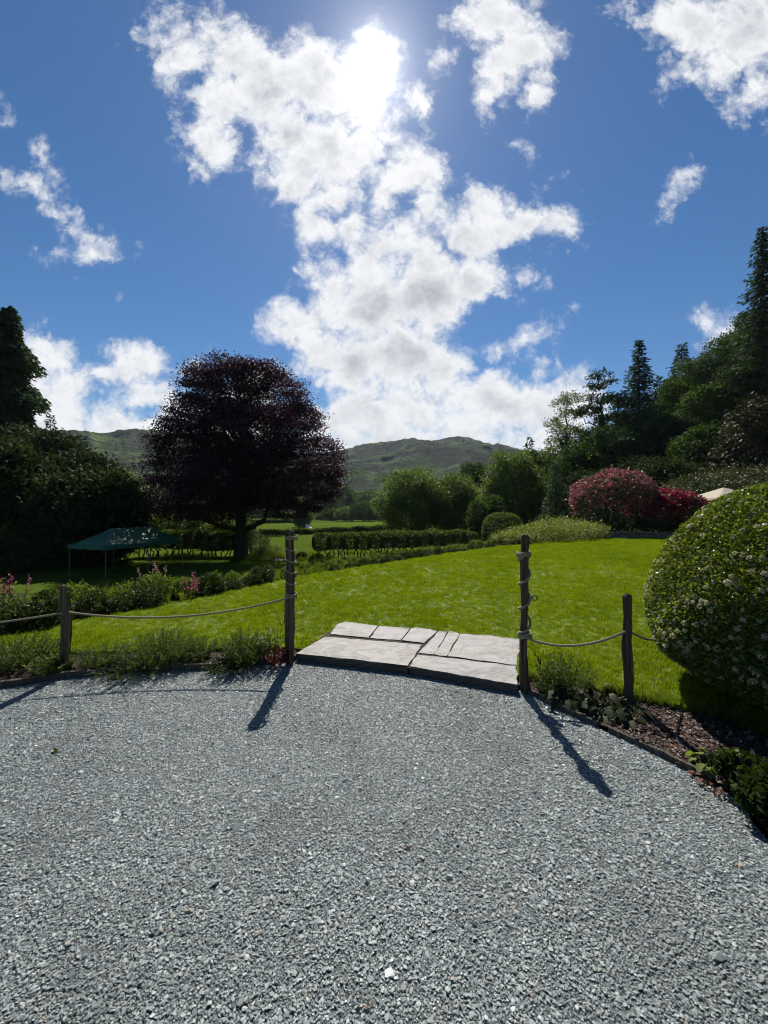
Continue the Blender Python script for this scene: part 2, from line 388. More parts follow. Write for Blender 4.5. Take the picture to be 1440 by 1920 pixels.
def lawn_mat():
    k = NT('lawn_turf'); co = k.coord('Object')
    a = k.noise(2.2, 6, .65, k.mapping(co, (1, .45, 1))); b = k.noise(40, 3, .7, co); d = k.noise(.35, 4, .6, co)
    c = k.ramp(a, [(.05, .08, .004), (.09, .13, .005), (.14, .175, .010)], [.3, .52, .75])
    c = k.mix(.4, c, k.ramp(b, [(.045, .065, .003), (.14, .17, .008)], [.3, .7]))
    c = k.mix(k.ramp(d, [(0, 0, 0), (.4, .4, .4)], [.5, .75]), c, (.13, .14, .015))
    return k.done(k.bsdf(c, .8, k.bump(b, .6, .02), spec=.15))
M_lawn = lawn_mat()
def blade_mat(name, cols, trans=.5):
    k = NT(name); rnd = k.n('ShaderNodeObjectInfo').outputs['Random']; pos = k.n('ShaderNodeNewGeometry').outputs['Position']
    n = k.n('ShaderNodeMath', {0: k.noise(2.6, 7, .68, k.mapping(pos, (1, .6, 1))), 1: k.n('ShaderNodeMath', {0: k.noise(.45, 4, .6, k.mapping(pos, (1, .5, 1), (0, 0, .3))), 1: .8, 2: -.4}, operation='MULTIPLY_ADD').outputs[0]}, operation='ADD').outputs[0]; m = k.n('ShaderNodeMath', {0: n, 1: rnd}, operation='ADD').outputs[0]
    m = k.n('ShaderNodeMath', {0: m, 1: .5}, operation='MULTIPLY').outputs[0]
    c = k.ramp(m, cols, [.2, .5, .8])
    t = k.n('ShaderNodeBsdfTranslucent', {'Color': k.mix(1.0, c, (1.7, 1.7, .7), 'MULTIPLY')}).outputs[0]
    return k.done(k.n('ShaderNodeMixShader', {0: trans, 1: k.bsdf(c, .6, spec=.08), 2: t}).outputs[0])
M_blade = blade_mat('grass_blades', [(.068, .105, .003), (.128, .178, .004), (.18, .225, .008)])
M_meadow = blade_mat('long_grass_blades', [(.04, .065, .010), (.075, .11, .015), (.14, .15, .035)])
def soil_mat():
    k = NT('bark_mulch_soil'); co = k.coord('Object'); n = k.noise(30, 6, .7, co)
    return k.done(k.bsdf(k.ramp(n, [(.010, .006, .005), (.035, .02, .014), (.075, .045, .034)], [.3, .5, .75]), .9, k.bump(n, .9, .02), spec=.2))
M_soil = soil_mat()
def chip_mat():
    k = NT('bark_chips'); rnd = k.n('ShaderNodeObjectInfo').outputs['Random']
    return k.done(k.bsdf(k.ramp(rnd, [(.018, .009, .007), (.05, .024, .017), (.10, .055, .042), (.20, .135, .11), (.30, .235, .20)], [0, .3, .65, .9, 1]), .7, spec=.35))
M_chip = chip_mat()
def flag_mat():
    k = NT('flagstone_slate'); co = k.coord('Object'); oi = k.n('ShaderNodeObjectInfo').outputs['Random']
    off = k.n('ShaderNodeVectorMath', {0: co, 1: k.n('ShaderNodeCombineXYZ', {0: k.n('ShaderNodeMath', {0: oi, 1: 37.0}, operation='MULTIPLY').outputs[0], 1: oi}).outputs[0]}, operation='ADD').outputs[0]
    lay = k.noise(5.5, 10, .70, k.mapping(off, (.85, 1.15, 1), (0, 0, -.35)), .7); b = k.noise(60, 6, .72, off); st = k.noise(3.2, 6, .65, off, .6)
    crack = k.n('ShaderNodeMath', {0: k.n('ShaderNodeMath', {0: k.noise(2.6, 7, .6, k.mapping(off, (.9, 1.2, 1), (0, 0, -.4)), .8), 1: .5}, operation='SUBTRACT').outputs[0]}, operation='ABSOLUTE').outputs[0]
    c = k.ramp(lay, [(.16, .152, .140), (.25, .238, .222), (.325, .310, .29)], [.32, .5, .68])
    c = k.mix(k.ramp(st, [(0, 0, 0), (.65, .65, .65)], [.48, .66]), c, (.28, .235, .19))
    c = k.mix(k.ramp(oi, [(0, 0, 0), (.5, .5, .5)]), c, (.27, .27, .265))
    c = k.mix(k.ramp(b, [(.65, .65, .65), (0, 0, 0)], [.30, .46]), c, (.06, .055, .05))
    c = k.mix(k.ramp(crack, [(.4, .4, .4), (0, 0, 0)], [.0, .008]), c, (.07, .055, .045))
    h = k.n('ShaderNodeMath', {0: lay, 1: b}, operation='ADD').outputs[0]; h = k.n('ShaderNodeMath', {0: h, 1: k.ramp(crack, [(0, 0, 0), (1, 1, 1)], [0, .03])}, operation='ADD').outputs[0]
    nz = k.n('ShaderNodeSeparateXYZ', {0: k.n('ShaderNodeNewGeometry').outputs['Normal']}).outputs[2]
    side = k.n('ShaderNodeMapRange', {0: nz, 1: .55, 2: .25}).outputs[0]     # split edges darkened: the shade on the risers is put into the colour
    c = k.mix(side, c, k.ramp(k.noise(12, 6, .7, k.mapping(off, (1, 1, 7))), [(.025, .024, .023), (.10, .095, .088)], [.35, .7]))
    return k.done(k.bsdf(c, .65, k.bump(h, .45, .010), spec=.3))
M_flag = flag_mat()
def wood_mat(name, c1, c2, c3):
    k = NT(name); co = k.coord('Object'); n = k.noise(24, 8, .7, k.mapping(co, (1.6, 1.6, .05)), .5); b = k.noise(4, 4, .6, co)
    c = k.ramp(n, [c1, c2, c3], [.32, .52, .72]); c = k.mix(k.ramp(b, [(0, 0, 0), (.5, .5, .5)], [.5, .75]), c, (.10, .095, .06))
    return k.done(k.bsdf(c, .85, k.bump(n, 1.0, .025), spec=.25))
M_wood = wood_mat('weathered_oak', (.030, .020, .012), (.11, .080, .054), (.26, .205, .15))
M_edge = wood_mat('edging_timber', (.03, .026, .022), (.085, .075, .062), (.16, .14, .115))
def rope_mat():
    k = NT('hemp_rope'); n = k.noise(120, 4, .7, k.coord())
    return k.done(k.bsdf(k.ramp(n, [(.17, .14, .085), (.40, .34, .23)], [.3, .7]), .85, k.bump(n, .5, .002), spec=.2))
M_rope = rope_mat()
k = NT('dark_iron'); M_iron = k.done(k.bsdf((.04, .04, .042), .45, metal=.9))

# ------------------------------------------------------------------ terrain sheet
def warped(n, ext, kk, c=0): u = np.linspace(-1, 1, n); return c + ext * np.sinh(kk * u) / math.sinh(kk)
gx = warped(300, 2950, 6.7); gy = warped(300, 2950, 6.7, 12)
X, Yg = np.meshgrid(gx, gy); Z = terrain(X, Yg)
Z = Z + np.where(Yg > 30, fbm(X * .11, Yg * .11, 3) * .18, 0) * sstep((Yg - 40) / 20)
n = 300; ii = (np.arange(n - 1)[:, None] * n + np.arange(n - 1)[None]).ravel()
tag(link('ground', mesh_np('ground', np.stack([X, Yg, Z], -1).reshape(-1, 3), np.stack([ii, ii + 1, ii + n + 1, ii + n], 1), smooth=True), M_ground), kind='structure')

def poly_sheet(name, pts, z, mat, skirt=0.0, cuts=0):
    bm = bmesh.new(); vs = [bm.verts.new((p[0], p[1], z)) for p in pts]; f = bm.faces.new(vs)
    if f.normal.z < 0: f.normal_flip()
    f.normal_update()
    if f.normal.z < 0: f.normal_flip()
    if skirt:
        for a, b in zip(vs, vs[1:] + vs[:1]):
            q = [bm.verts.new((a.co.x, a.co.y, z - skirt)), bm.verts.new((b.co.x, b.co.y, z - skirt))]
            bm.faces.new((a, b, q[1], q[0]))
    bmesh.ops.triangulate(bm, faces=[f]); return tag(from_bm(name, bm, mat), kind='structure')
def in_poly(x, y, poly):
    ins = np.zeros(len(x), bool); m = len(poly)
    for i in range(m):
        (x1, y1), (x2, y2) = poly[i][:2], poly[(i + 1) % m][:2]
        c = ((y1 > y) != (y2 > y)) & (x < (x2 - x1) * (y - y1) / (y2 - y1 + 1e-12) + x1); ins ^= c
    return ins
def smooth_line(pts, k=6):
    """Catmull-Rom through 2-D or 3-D points"""
    p = [np.asarray(q, float)[:2] for q in pts]; p = [2 * p[0] - p[1]] + p + [2 * p[-1] - p[-2]]; out = []
    for i in range(1, len(p) - 2):
        for t in np.linspace(0, 1, k, endpoint=False):
            a, b, c, d = p[i - 1:i + 3]
            out.append(.5 * (2 * b + (c - a) * t + (2 * a - 5 * b + 4 * c - d) * t * t + (3 * b - a - 3 * c + d) * t ** 3))
    out.append(p[-2]); return out
LZ = .07
edge_L = smooth_line([(-9, 1.6), (-6, 2.9), (-4.4, 3.36), G(0, 1290), G(120, 1272), G(270, 1261), G(420, 1254), G(555, 1238)])
edge_R = smooth_line([G(968, 1289), G(1080, 1345), G(1200, 1400), G(1290, 1445), G(1380, 1500), G(1440, 1575), (1.83, 1.4), (1.9, .7), (2.2, -.3), (2.8, -1.5)])
gravel_poly = [tuple(p[:2]) for p in edge_L + edge_R] + [(2.8, -5), (-9, -5)]
poly_sheet('gravel_drive', gravel_poly, 0.0, M_gravel)
lawn_near_L = smooth_line([(-9, 2.9), (-6, 3.75), G(0, 1222, LZ), G(120, 1222, LZ), G(330, 1217, LZ), G(520, 1212, LZ)])
lawn_near_R = smooth_line([G(1000, 1268, LZ), G(1100, 1290, LZ), G(1200, 1306, LZ), G(1290, 1326, LZ), G(1380, 1348, LZ), (2.75, 2.62), (3.4, 2.1), (5, 1.2), (8, 0.2)])
lawn_far = smooth_line([(17, 4), (16.5, 17), (15.2, 20.6), (11.2, 20.5), G(1000, 1020.5, LZ), G(900, 1030, LZ), G(700, 1060, LZ), G(545, 1085, LZ), G(330, 1131, LZ), G(160, 1160, LZ), (-4.7, 4.75), (-7, 4.1), (-9.5, 3.3)])
slabF = [G(553, 1226, .085), G(768, 1252, .085), G(972, 1282, .085)]
lawn_poly = [tuple(p[:2]) for p in lawn_near_L] + [(-.80, 4.36), (1.20, 3.70)] + [tuple(p[:2]) for p in lawn_near_R] + [tuple(p[:2]) for p in lawn_far]
poly_sheet('lawn', lawn_poly, LZ, M_lawn, .22)
bed_poly_L = [tuple(p[:2]) for p in edge_L] + [(-.85, 4.3)] + [tuple(p[:2] + np.array([0, .15])) for p in lawn_near_L[::-1]]
bed_poly_R = [tuple(p[:2]) for p in edge_R] + [(9, -1.5), (9, .4)] + [tuple(p[:2] + np.array([.05, .15])) for p in lawn_near_R[::-1]]
poly_sheet('flower_bed', bed_poly_L, .03, M_soil)
poly_sheet('flower_bed', bed_poly_R, .03, M_soil)
pth = smooth_line([(-13.5, 35.4), (-10.5, 35.2), (-8.6, 34.7), (-7.2, 35.6), (-6, 37.5)], 5)
k = NT('pale_path_gravel'); n_ = k.noise(20, 5, .7, k.coord()); M_path = k.done(k.bsdf(k.ramp(n_, [(.12, .11, .10), (.24, .23, .20)], [.3, .7]), .9))
bm = bmesh.new(); lo = []
for i, p in enumerate(pth):
    t = np.gradient(np.array(pth), axis=0)[i][:2]; t /= np.linalg.norm(t); nn = np.array([-t[1], t[0]]) * .75
    lo.append([bm.verts.new((*(p[:2] + s * nn), T(*(p[:2] + s * nn)) + .012)) for s in (-1, 1)])
for a, b in zip(lo, lo[1:]): bm.faces.new((a[0], b[0], b[1], a[1]))
tag(from_bm('path', bm, M_path), kind='structure')

# ------------------------------------------------------------------ scattered stuff: one object of points, pieces set on them
def scatter(name, pts, sc, rot, sources, seed=0):
    col = bpy.data.collections.new(name + '_pieces')
    for o in sources:
        for c in list(o.users_collection): c.objects.unlink(o)
        col.objects.link(o)
    me = bpy.data.meshes.new(name); pts = np.asarray(pts, np.float32)
    me.vertices.add(len(pts)); me.vertices.foreach_set('co', pts.ravel())
    me.attributes.new('sc', 'FLOAT', 'POINT').data.foreach_set('value', np.asarray(sc, np.float32))
    me.attributes.new('rt', 'FLOAT_VECTOR', 'POINT').data.foreach_set('vector', np.asarray(rot, np.float32).ravel())
    me.attributes.new('vi', 'INT', 'POINT').data.foreach_set('value', np.random.default_rng(seed).integers(0, len(sources), len(pts)).astype(np.int32))
    o = bpy.data.objects.new(name, me); COL.objects.link(o); o['kind'] = 'stuff'
    g = bpy.data.node_groups.new(name + '_scatter', 'GeometryNodeTree')
    g.interface.new_socket('Geometry', in_out='INPUT', socket_type='NodeSocketGeometry'); g.interface.new_socket('Geometry', in_out='OUTPUT', socket_type='NodeSocketGeometry')
    N = g.nodes; L = g.links; gi = N.new('NodeGroupInput'); go = N.new('NodeGroupOutput')
    ip = N.new('GeometryNodeInstanceOnPoints'); ci = N.new('GeometryNodeCollectionInfo'); ci.inputs['Collection'].default_value = col
    ci.inputs['Separate Children'].default_value = True; ci.inputs['Reset Children'].default_value = True; ip.inputs['Pick Instance'].default_value = True
    def attr(nm, ty): a = N.new('GeometryNodeInputNamedAttribute'); a.data_type = ty; a.inputs['Name'].default_value = nm; return a.outputs['Attribute']
    L.new(gi.outputs[0], ip.inputs['Points']); L.new(ci.outputs[0], ip.inputs['Instance'])
    L.new(attr('vi', 'INT'), ip.inputs['Instance Index']); L.new(attr('rt', 'FLOAT_VECTOR'), ip.inputs['Rotation']); L.new(attr('sc', 'FLOAT'), ip.inputs['Scale'])
    L.new(ip.outputs[0], go.inputs[0]); md = o.modifiers.new('scatter', 'NODES'); md.node_group = g
    return o
def shard(nm, sx, sy, sz, seed, mat, npt=11):
    r = np.random.default_rng(seed); bm = bmesh.new(); p = unit(r.normal(size=(npt, 3))) * np.array([sx, sy, sz]) * (.75 + .4 * r.random((npt, 1)))
    p[:, 2] = np.clip(p[:, 2], -sz * .6, sz * .6)
    for q in p: bm.verts.new(q)
    h = bmesh.ops.convex_hull(bm, input=bm.verts[:])
    bmesh.ops.delete(bm, geom=[e for e in h['geom_interior'] if isinstance(e, bmesh.types.BMVert)], context='VERTS')
    return from_bm(nm, bm, mat)
def points_in(poly, box, n, r, dens=None):
    x0, x1, y0, y1 = box; x = x0 + (x1 - x0) * r.random(n); y = y0 + (y1 - y0) * r.random(n); k = in_poly(x, y, poly)
    if dens is not None: k &= r.random(n) < dens(x, y)
    return x[k], y[k]
r = np.random.default_rng(21)
stones = [shard('stone_chip', 1, .55 + .4 * r.random(), .22 + .3 * r.random(), 40 + i, M_stone) for i in range(10)]
vis = lambda x, y: (np.abs(x) < .98 * y + .6) & (y > .85)
x, y = points_in(gravel_poly, (-5, 3, .85, 4.3), 880000, r, lambda x, y: np.where(vis(x, y), np.where(vnoise(x * 3.1, y * 3.1) + .6 * vnoise(x * 9, y * 9) > -.42, 1, .6), 0))
n = len(x); s = np.exp(r.normal(size=n) * .48) * .0036; s = np.clip(s, .0017, .012)
big = r.random(n) < .0025; s[big] *= 1.7
tilt = r.normal(size=(n, 2)) * .30
scatter('gravel', np.stack([x, y, s * .18 + .004 * r.random(n)], 1), s, np.stack([tilt[:, 0], tilt[:, 1], r.random(n) * 6.28], 1), stones)
chips = [shard('bark_chip', 1, .4 + .3 * r.random(), .14 + .1 * r.random(), 70 + i, M_chip, 9) for i in range(6)]
x, y = points_in(bed_poly_R, (1, 4.2, 1.2, 3.8), 46000, r); x2, y2 = points_in(bed_poly_L, (-4.6, -.8, 2.9, 4.6), 26000, r)
x = np.r_[x, x2]; y = np.r_[y, y2]; n = len(x); s = np.clip(np.exp(r.normal(size=n) * .45) * .011, .004, .035)
scatter('bark_mulch', np.stack([x, y, .032 + .012 * r.random(n)], 1), s, np.stack([r.normal(size=n) * .35, r.normal(size=n) * .35, r.random(n) * 6.28], 1), chips)

def tuft(nm, nb, rad, h, w, lean, seed, mat):
    r = np.random.default_rng(seed); V = []; Fc = []
    for i in range(nb):
        a = r.random() * 6.28; q = rad * math.sqrt(r.random()); b = np.array([math.cos(a) * q, math.sin(a) * q, -.003]); l = h * (.6 + .6 * r.random())
        d = r.random() * 6.28; le = lean * r.random() * l; wd = np.array([math.cos(d + 1.57), math.sin(d + 1.57), 0]) * w / 2
        m = b + np.array([math.cos(d) * le * .35, math.sin(d) * le * .35, l * .6]); t = b + np.array([math.cos(d) * le, math.sin(d) * le, l])
        o = len(V); V += [b - wd, b + wd, m + wd * .8, m - wd * .8, t + wd * .1, t - wd * .1]; Fc += [(o, o + 1, o + 2, o + 3), (o + 3, o + 2, o + 4, o + 5)]
    return link(nm, mesh_np(nm, V, Fc), mat)
tufts = [tuft('grass_tuft', 30, .045, .032, .0036, .8, 90 + i, M_blade) for i in range(5)]
inview = lambda x, y: (x > -1.02 * y - .5) & (x < 1.02 * y + .5)
slab_poly = [G(553, 1226, .085)[:2], G(640, 1166, .085)[:2], G(978, 1199, .085)[:2], G(972, 1282, .085)[:2]]
def lawn_d(x, y): return np.where(inview(x, y) & ~in_poly(x, y, slab_poly), np.clip(1.25 - y / 9.0, .22, 1), 0)
x, y = points_in(lawn_poly, (-6, 16, 2, 21), 330000, r, lawn_d); n = len(x)
fs = 1 + .8 * sstep((y - 5) / 9)
scatter('grass', np.stack([x, y, np.full(n, LZ)], 1), fs * (.75 + .5 * r.random(n)) * (.9 + .5 * (vnoise(x * 1.7, y * 1.7) + .1)), np.stack([r.normal(size=n) * .12, r.normal(size=n) * .12, r.random(n) * 6.28], 1), tufts)

# ------------------------------------------------------------------ flagstones
def flagstone(label, px, thick=.085, z=.122, rag=.012, seed=0):
    r = np.random.default_rng(seed); pts = [G(a, b, z)[:2] for a, b in px]; c = np.mean(pts, 0); ring = []
    for a, b in zip(pts, pts[1:] + pts[:1]):
        L = np.linalg.norm(b - a); m = max(3, int(L / .06)); nrm = np.array([(b - a)[1], -(b - a)[0]]) / L
        for t in np.linspace(0, 1, m, endpoint=False):
            j = rag * (vnoise(t * L * 7 + seed * 3.3, seed * 1.7) * 1.6 + .5 * r.normal() * .4); j = j if 0 < t else 0
            ring.append(a + (b - a) * t + nrm * j)
    ring = [c + (q - c) * .992 for q in ring]
    bm = bmesh.new(); top = [bm.verts.new((q[0] - c[0], q[1] - c[1], .006 * r.random() - .003)) for q in ring]
    low = [bm.verts.new((q[0] - c[0], q[1] - c[1], -.012 - .008 * r.random())) for q in [c + (q - c) * 1.006 for q in ring]]
    mid = [bm.verts.new((q[0] - c[0], q[1] - c[1], -thick * .6)) for q in [c + (q - c) * (1.0 + .008 * r.normal()) for q in ring]]
    bot = [bm.verts.new((q[0] - c[0], q[1] - c[1], -thick)) for q in [c + (q - c) * .985 for q in ring]]
    f = bm.faces.new(top); m = len(top)
    for A, B in ((top, low), (low, mid), (mid, bot)):
        for i in range(m): bm.faces.new((A[i], B[i], B[(i + 1) % m], A[(i + 1) % m]))
    bmesh.ops.recalc_face_normals(bm, faces=bm.faces[:]); o = from_bm('flagstone', bm, M_flag); o.location = (c[0], c[1], z)
    return tag(o, label, 'flagstone', 'flagstones between the rope posts')
poly_sheet('paving_bed', [G(556, 1224, .077)[:2], G(645, 1168, .077)[:2], G(970, 1202, .077)[:2], G(966, 1278, .077)[:2]], .077, M_soil)
def cp(x, y): return (420 + x / 2.4, 960 + y / 2.4)
flagstone('large pale flagstone at the front edge beside the left tall post', [cp(322, 636), cp(455, 560), cp(893, 597), cp(829, 692)], .10, .088, seed=1)
flagstone('long grey flagstone at the front edge beside the right tall post', [cp(833, 694), cp(870, 641), cp(1318, 692), cp(1322, 778)], .10, .084, seed=2)
flagstone('small back flagstone farthest left, with a rounded grassy corner', [cp(478, 550), cp(508, 505), cp(545, 493), cp(694, 511), cp(652, 566)], .08, .087, seed=3)
flagstone('middle of the three small back flagstones, squarish', [cp(658, 567), cp(699, 512), cp(838, 522), cp(793, 576)], .08, .084, seed=4)
flagstone('small blue grey back flagstone next to the narrow grooved strip', [cp(799, 577), cp(843, 522), cp(870, 517), cp(962, 534), cp(900, 589)], .08, .088, seed=5)
flagstone('narrow pale strip of flagstone running front to back', [cp(874, 634), cp(968, 535), cp(1010, 532), cp(945, 641)], .08, .083, seed=6)
flagstone('narrow flagstone strip beside the large back right slab', [cp(949, 642), cp(1014, 533), cp(1057, 547), cp(1003, 648)], .08, .087, seed=7)
flagstone('large rough flagstone at the back right corner near the tall post', [cp(1008, 649), cp(1062, 548), cp(1180, 552), cp(1336, 574), cp(1318, 688)], .08, .085, seed=8)

# ------------------------------------------------------------------ posts, edging, ropes
def post(label, base, topz, w, lean=(0, 0), seed=0, group='wooden posts of the rope fence', flare=0.0, cap=.015):
    r = np.random.default_rng(seed); sides, K = 22, 40; th = np.arange(sides) / sides * 2 * PI; h = topz - base[2] + .25
    prof = 1 + .22 * np.array([vnoise(math.cos(t) * 1.6 + seed * 7, math.sin(t) * 1.6) for t in th]); groove = r.choice(sides, 4, replace=False); prof[groove] -= .30; prof[(groove + 1) % sides] -= .08
    V = []
    for i in range(K):
        t = i / (K - 1); z = -.25 + h * t; rad = w / 2 * (1.06 - .13 * t + flare * max(0, .3 - t)) * prof * (1 + .6 * np.array([vnoise(t * 5 + seed, a * 1.1 + seed) for a in th]) + .22 * np.array([vnoise(t * 17 + seed, a * 2.1 + seed) for a in th]))
        if i == K - 1: rad = rad * .82
        cxy = (lean[0] * t + .03 * vnoise(t * 3, seed), lean[1] * t + .012 * vnoise(t * 3 + 9, seed))
        zz = z - (cap * (i == K - 1) * (.5 + r.random(sides)) if i == K - 1 else 0)
        V.append(np.stack([cxy[0] + rad * np.cos(th), cxy[1] + rad * np.sin(th), np.broadcast_to(zz, (sides,))], 1))
    V.append(np.array([[lean[0], lean[1], h - .25]])); V = np.concatenate(V); bm = bmesh.new(); vs = [bm.verts.new(v) for v in V]
    for i in range(K - 1):
        for j in range(sides): bm.faces.new((vs[i * sides + j], vs[i * sides + (j + 1) % sides], vs[(i + 1) * sides + (j + 1) % sides], vs[(i + 1) * sides + j]))
    for j in range(sides): bm.faces.new((vs[(K - 1) * sides + j], vs[(K - 1) * sides + (j + 1) % sides], vs[-1]))
    o = from_bm('post', bm, M_wood); o.location = base; return tag(o, label, 'post', group)
PL = np.array([-.968, 4.15, .03]); PR = np.array([1.236, 3.49, .03]); SL = np.array([-3.10, 3.89, .03]); SR = np.array([1.99, 3.27, .04])
post('tall dark split post left of the flagstones, rope wound round it', PL, 1.395, .096, (.004, 0), 1)
pr = post('tall slim post right of the flagstones with rope and iron ring', PR, 1.392, .068, (-.018, 0), 2, flare=.5)
post('short weathered post at far left holding two ropes', SL, .875, .086, (-.01, 0), 3)
post('short brown post near the round white flowered bush', SR, .915, .066, (-.008, 0), 4)
bm = bmesh.new(); bmesh.ops.create_circle(bm, segments=4, radius=.001); bm.free()
th = np.linspace(0, 2 * PI, 20)
tubes('ring', [(np.stack([.075 + .021 * np.cos(th), 0 * th - .01, .80 + .021 * np.sin(th)], 1), .0045), (np.array([[.02, -.01, .80], [.056, -.01, .80]]), .005)], M_iron, pr, 6)
def rope_paths(path, rad):
    path = np.asarray(path, float); d = np.r_[0, np.cumsum(np.linalg.norm(np.diff(path, axis=0), axis=1))]; n = max(8, int(d[-1] / .007)); s = np.linspace(0, d[-1], n)
    p = np.stack([np.interp(s, d, path[:, i]) for i in range(3)], 1); t = unit(np.gradient(p, axis=0)); up = np.array([0, 0, 1.])
    b = np.cross(t, up); bad = np.linalg.norm(b, axis=1) < .2; b[bad] = np.cross(t[bad], np.array([1., 0, 0])); b = unit(b); c = np.cross(t, b); out = []
    for k in range(3):
        a = s / (rad * 5.2) * 2 * PI / 1.0 + k * 2 * PI / 3
        out.append((p + rad * .5 * (np.cos(a)[:, None] * b + np.sin(a)[:, None] * c), rad * .56))
    return out
def rope(label, path, rad=.0105, extra=()):
    v, f = tube_arrays(rope_paths(path, rad) + list(extra), 6); return tag(link('rope', mesh_np('rope', v, f, smooth=True), M_rope), label, 'rope', 'ropes of the post fence')
def sag(a, b, dip, k=30):
    t = np.linspace(0, 1, k)[:, None]; p = np.asarray(a) + (np.asarray(b) - np.asarray(a)) * t; p[:, 2] -= (4 * dip * t * (1 - t))[:, 0]; return p
def at_depth(px, py, Y): return P(px, py, Y)
rope('rope sagging from the short left post to the tall left post', sag(at_depth(129, 1148, 3.87), at_depth(540, 1121, 4.12), .115))
rope('rope running out of frame from the short left post', sag(at_depth(118, 1149, 3.87), (-5.55, 3.2, .64), .10))
rope('rope sagging between the tall right post and the short brown post', sag(at_depth(989, 1197, 3.46), at_depth(1172, 1184, 3.25), .088))
rope('rope running from the short brown post in behind the round bush', sag(at_depth(1181, 1184, 3.26), (3.25, 4.15, .56), .17))
def winding(base, lean, z0, z1, turns, rad, hand, ph, wob):
    t = np.linspace(0, 1, int(turns * 26)); a = ph + hand * 2 * PI * turns * t; z = z0 + (z1 - z0) * t + wob * np.sin(a)
    h = 1.36; return np.stack([base[0] + lean * z / h + rad * np.cos(a), base[1] + rad * np.sin(a), z], 1)
def knot(base, lean, z, rad, turns=2.2):
    t = np.linspace(0, 1, int(turns * 24)); a = 2 * PI * turns * t; return np.stack([base[0] + lean * z / 1.36 + (rad + .004 * np.sin(5 * a)) * np.cos(a), base[1] + rad * np.sin(a), z + .045 * t - .02 + .006 * np.sin(3 * a)], 1)
def rope_wound(label, base, lean, z0, z1, turns, rad, hand, ph, rr):
    ps = rope_paths(winding(base, lean, z0, z1, turns, rad, hand, ph, .02), rr) + rope_paths(knot(base, lean, z0, rad + .006), rr) + rope_paths(knot(base, lean, z1, rad + .007), rr)
    v, f = tube_arrays(ps, 6); return tag(link('rope', mesh_np('rope', v, f, smooth=True), M_rope), label, 'rope', 'ropes of the post fence')
rope_wound('thin rope wound in a spiral round the tall left post', PL, .004, .70, 1.30, 5.2, .053, -1, .6, .008)
rope_wound('thick rope coiled up the tall right post, knotted near the top', PR, -.018, .50, 1.205, 3.3, .046, 1, 2.4, .0115)
def edging(label, pts, h=.055, w=.03):
    p = np.array([q[:2] for q in pts]); t = unit(np.gradient(p, axis=0)); nn = np.stack([-t[:, 1], t[:, 0]], 1) * w / 2; bm = bmesh.new(); rows = []
    for i, q in enumerate(p):
        zt = h * (.85 + .3 * (vnoise(i * .7, len(p) * 1.) + .5)); rows.append([bm.verts.new((*(q - nn[i]), -.03)), bm.verts.new((*(q - nn[i]), zt)), bm.verts.new((*(q + nn[i]), zt + .004)), bm.verts.new((*(q + nn[i]), -.03))])
    for a, b in zip(rows, rows[1:]):
        for j in range(3): bm.faces.new((a[j], b[j], b[j + 1], a[j + 1]))
    bm.faces.new(rows[0][::-1]); bm.faces.new(rows[-1]); bmesh.ops.recalc_face_normals(bm, faces=bm.faces[:])
    return tag(from_bm('edging_board', bm, M_edge), label, 'edging', 'timber edging of the flower beds')
eL = [q for q in edge_L if q[0] > -4.4]
nL = len(eL); edging('low timber edging curving along the gravel, left stretch by the short post', eL[:nL // 2]); edging('low timber edging between the left bed plants and the tall left post', [e + np.array([0, .012, 0]) for e in map(lambda q: np.array([*q[:2], 0]), eL[nL // 2:])])
eR = [q for q in edge_R if q[1] > 2.3]
edging('thin low edging from the tall right post along the mulch bed', eR[:9], .045, .018); edging('thin grey edging strip beside the bark mulch, nearest the leafy plant', eR[9:], .04, .018)

# ------------------------------------------------------------------ foliage materials
M_bush = leaf_mat('viburnum_leaves', [(.028, .052, .009), (.065, .105, .016), (.14, .19, .035)], .38, (1.15, 1.0, .35), rough=.42, spec=.4)
M_white = leaf_mat('white_petals', [(.42, .38, .22), (.58, .54, .36), (.70, .66, .50)], .35, (1, 1, .9), tscale=1.1)
M_herb = leaf_mat('herb_leaves', [(.035, .055, .012), (.06, .09, .018), (.11, .14, .035)], .40)
M_broad = leaf_mat('broad_leaves', [(.010, .018, .007), (.022, .034, .012), (.055, .07, .03)], .25, rough=.7, spec=.15)
M_mantle = leaf_mat('lobed_leaves', [(.05, .085, .010), (.09, .14, .016), (.17, .20, .04)], .45)
M_red = leaf_mat('dark_red_leaves', [(.03, .008, .008), (.085, .016, .014), (.16, .05, .03)], .40, (1, .8, .6))
M_dry = leaf_mat('pinkish_dry_heads', [(.16, .085, .075), (.24, .16, .13), (.32, .26, .21)], .3, (1, .9, .8))
M_pinkf = leaf_mat('pink_flowers', [(.12, .024, .045), (.20, .05, .09), (.30, .13, .17)], .4, (1, .7, .8))
M_orange = leaf_mat('orange_leaves', [(.14, .03, .012), (.22, .065, .02), (.28, .12, .04)], .4, (1, .8, .5))
M_box = leaf_mat('box_leaves', [(.014, .026, .007), (.028, .048, .010), (.055, .08, .016)], .26)
M_hedge = leaf_mat('clipped_hedge_leaves', [(0.0250, 0.0450, 0.0112), (0.0525, 0.0825, 0.0200), (0.1063, 0.1438, 0.0375)], .34)
M_lush = leaf_mat('border_leaves', [(0.0360, 0.0624, 0.0096), (0.0720, 0.1080, 0.0168), (0.1320, 0.1680, 0.0312)], .42)
M_beech = leaf_mat('copper_beech_leaves', [(0.0159, 0.0101, 0.0145), (0.0275, 0.0145, 0.0203), (0.0522, 0.0232, 0.0319)], .22, (1.1, .6, .75), rough=.6, spec=.15)
